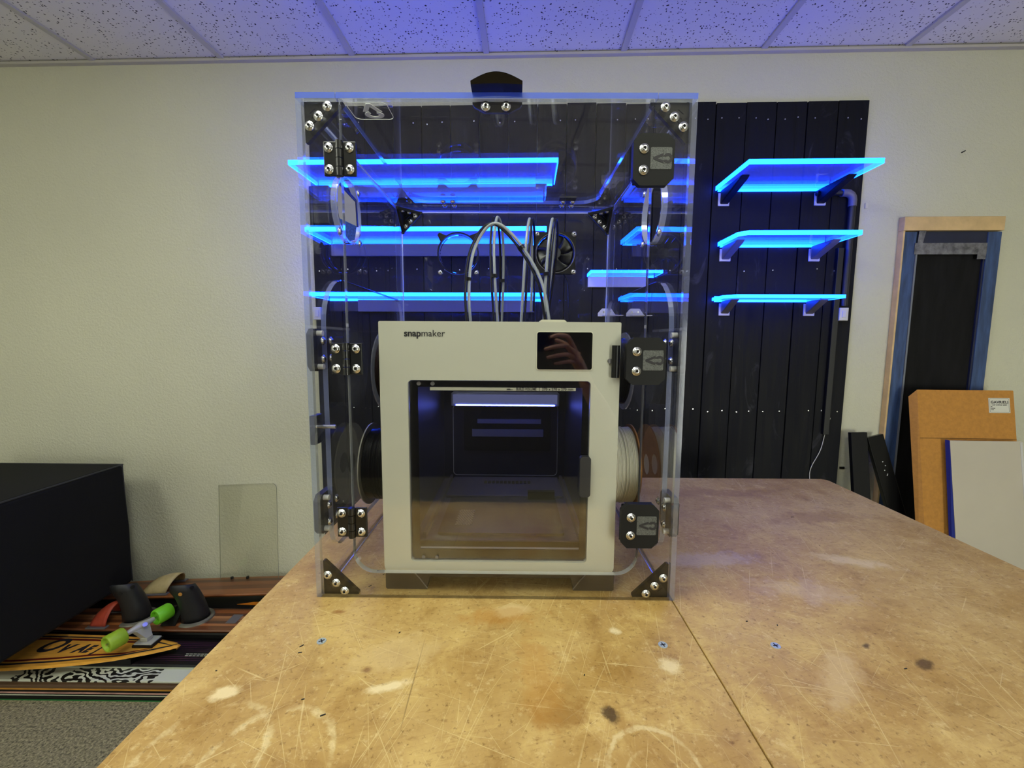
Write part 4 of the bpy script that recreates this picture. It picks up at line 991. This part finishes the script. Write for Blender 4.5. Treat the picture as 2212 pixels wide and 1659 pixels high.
def heel(s, x, y, hgt):
    rings = []; n = 20
    for k in range(7):
        f = k/6; z = .006+hgt*f; cx = x-.02*f*f*1.5; rx = .055*(1-.28*f)+.020*max(0, f-.6); ry = .046*(1-.1*f)
        rings.append([(cx+rx*math.cos(2*PI*i/n), y-.022*f*f+ry*math.sin(2*PI*i/n), z+f*f*(.012*(-math.cos(2*PI*i/n))+.040*math.copysign(abs(math.cos(2*PI*i/n+.84))**.5, math.cos(2*PI*i/n+.84))-.012)) for i in range(n)])
    b = obj('binding', M().loft(rings, caps=False), mat('black_rubber', '19191b', .55, bump=(200, .2)), s, world=False, smooth=True, solid=.005)
    for a, f in ((-1.45, .78), (-.45, .86)):
        z = .006+hgt*f; cx = x-.02*f*f*1.5; rx = .055*(1-.28*f)+.020*max(0, f-.6)+.0035; ry = .046*(1-.1*f)+.0035
        p = Vector((cx+rx*math.cos(a), y-.022*f*f+ry*math.sin(a), z+.03*f*f)); d = Vector((math.cos(a), math.sin(a), 0))
        obj('eyelet', M().cyl(p-d*.003, p+d*.001, .008, n=16), m_dark if f > .8 or x < -.2 else m_kraft, b, world=False)
    fl_ = M().tube([(x+.066*math.cos(a), y+.058*math.sin(a), .0095) for a in [(-PI*.62+i*PI*1.2/20) for i in range(21)]], .007, 8)
    fl_.tube([(x+.069*math.cos(a), y+.061*math.sin(a), .0065) for a in [(-PI*.62+i*PI*1.2/20) for i in range(21)]], .008, 8)
    obj('flange', fl_, mat('worn_aluminium', '7d7a6e', .4, .6), s, world=False, smooth=True)
def toe(s, x, y, w_, hgt, L, mm, lean=0.):
    g = M(); n = 14; rows2 = []
    for j in range(6):
        fx = j/5; hh = hgt*(.72+.4*math.sin(PI*fx*.62)); row = []
        for i in range(n+1):
            a = PI*i/n; row.append((x+L*(fx-.5)+lean*math.sin(a), y-w_*math.cos(a), .006+hh*math.sin(a)))
        rows2.append(row)
    v = [p for r_ in rows2 for p in r_]; k = n+1
    g.add(v, [(i*k+j, i*k+j+1, (i+1)*k+j+1, (i+1)*k+j) for i in range(5) for j in range(n)])
    o = obj('toe_strap', g, mm, s, world=False, smooth=True, solid=.004)
    for yy in (-w_, w_): obj('strap_bar', M().box(x-L*.62, x+L*.62, y+yy-.012, y+yy+.012, .005, .012), m_grey, s, world=False, bevel=.002)
s1 = ski('striped wooden water ski with two tall black rubber bindings', T(-1.45, 1.785, .1405), m_ski, 1.5, None)
heel(s1, -1.715+1.45, .005, .17); heel(s1, -1.45+1.45, .005, .17)
toe(s1, -1.83+1.45, -.012, .055, .075, .07, mat('red_rubber', 'a8402c', .55, vary=(40, .2)), .015)
obj('toe_strap', M().loft([[(-.115+a, -.05+.1*f*0+b, .006+.055*math.sin(PI*f)) for a, b in ((0, .0), (.07, .0), (.07, .004), (0, .004))] if False else [(-.115+.02*math.sin(PI*f), -.052+.104*f, .006+.06*math.sin(PI*f)), (-.05+.02*math.sin(PI*f), -.052+.104*f, .006+.072*math.sin(PI*f)), (-.05+.02*math.sin(PI*f), -.050+.100*f, .003+.066*math.sin(PI*f)), (-.115+.02*math.sin(PI*f), -.050+.100*f, .003+.056*math.sin(PI*f))] for f in [i/10 for i in range(11)]]), m_black, s1, world=False, smooth=True)
obj('end_plate', M().box(.16, .205, -.03, .03, .0058, .0075), m_grey, s1, world=False)
s2 = ski('brown wooden water ski against the wall with a pale beige strap', T(-1.42, 1.955, .196) @ RY(-.045), m_ski2, 1.35, None)
toe(s2, -1.735+1.42, 0, .058, .06, .12, mat('beige_leather', 'b3a070', .65, vary=(30, .15)), .03)
for x in (-.1, -.02): obj('wing_nut', M().cyl((x+.09, .06, .006), (x+.09, .06, .016), .007, n=10), m_dark, s2, world=False)
obj('tip_plate', M().box(.27, .30, -.02, .05, .0058, .0072), m_grey, s2, world=False)
obj('spacer', M().box(.3, .4, -.05, .02, -.062, -.009), m_black, s2, world=False); obj('spacer', M().box(-.62, -.5, -.05, .02, -.0185, -.009), m_black, s2, world=False)
# loose acrylic offcut leaning on the wall
ua, ub_ = -1.478, -1.18
sh = thing('acrylic_sheet', 'small clear acrylic sheet standing on the rear water ski against the wall', 'sheet', wpt(-1.33, .06, .19), WROT)
v0 = prism([rrect(-.152, .150, 0, .487, (.002, .01, .025, .004), 5)], .005)
ang = math.atan2(.062, .48)
mt = T(*wpt(-1.335, .07, .196)) @ WROT @ RY(-.05) @ RX(-ang) @ RX(PI/2)
obj('pane', M().join(v0, mt), [m_sheet, m_sheetedge], sh)

# ================================================================== HAND AND PHONE (mirrored in the printer's screen)
ph = thing('phone', 'black phone held up in front of the enclosure, mirrored in the printer screen', 'phone', (.065, -.0135, 1.372))
obj('body', prism([rrect(-.018, .148, 1.372, 1.448, .009, 5)], .008, False).xf(XZ(-.0135)), m_black, ph, bevel=.001)
obj('lens_ring', M().cyl((0, -.0095, 1.4114), (0, -.006, 1.4114), .008, n=20), m_blackmetal, ph, smooth=True)
obj('lens_ring', M().cyl((.022, -.0095, 1.4114), (.022, -.006, 1.4114), .008, n=20), m_blackmetal, ph, smooth=True)
J = []; E_ = []; RAD = []
def chain(start, pts):
    k = start
    for p, r_ in pts:
        J.append(p); RAD.append(r_)
        if k is not None: E_.append((k, len(J)-1))
        k = len(J)-1
    return k
wr = chain(None, [((.262, -.052, 1.300), (.026, .021)), ])
pm = chain(wr, [((.243, -.036, 1.335), (.030, .018))])
fa = chain(wr, [((.30, -.10, 1.22), (.032, .030)), ((.37, -.19, 1.12), (.042, .042)), ((.43, -.27, 1.03), (.045, .045))])
for kn, pip, dip, tip, rr in (((.222, -.020, 1.392), (.196, .008, 1.431), (.160, .009, 1.436), (.130, .0035, 1.426), .0088),
                              ((.224, -.014, 1.372), (.190, .011, 1.397), (.145, .011, 1.391), (.108, .0035, 1.380), .0090),
                              ((.226, -.014, 1.350), (.193, .010, 1.364), (.150, .010, 1.357), (.118, .0030, 1.349), .0086),
                              ((.229, -.018, 1.330), (.204, .006, 1.337), (.172, .007, 1.331), (.146, .0015, 1.326), .0074)):
    chain(pm, [(kn, (rr*1.25, rr*1.15)), (pip, (rr*1.06, rr*1.04)), (dip, (rr*.95, rr*.92)), (tip, (rr*.8, rr*.72))])
chain(pm, [((.222, -.050, 1.372), (.0125, .012)), ((.190, -.041, 1.404), (.0105, .010)), ((.152, -.0275, 1.418), (.008, .0072))])
me = bpy.data.meshes.new('hand'); me.from_pydata(J, E_, [])
hand = bpy.data.objects.new('person', me); COL.objects.link(hand)
sk = hand.modifiers.new('skin', 'SKIN'); sk.use_smooth_shade = True
for v_, r_ in zip(me.skin_vertices[0].data, RAD): v_.radius = r_; v_.use_root = False
me.skin_vertices[0].data[0].use_root = True
sub = hand.modifiers.new('smooth', 'SUBSURF'); sub.levels = 2; sub.render_levels = 2
t = NT('skin'); nz_ = t.noise(t.coord(), 60, 4, .6)
t.set(t.mix(t.rng(nz_, .35, .7), hexc('b98468'), hexc('cf9c80')), .5); t.b.inputs['Subsurface Weight'].default_value = .1; t.b.inputs['Subsurface Radius'].default_value = (.01, .004, .002)
t.bump(nz_, .2, .0006); me.materials.append(t.m)
tag(hand, "person's bare right hand and forearm holding a black phone, mirrored in the printer screen", 'person')
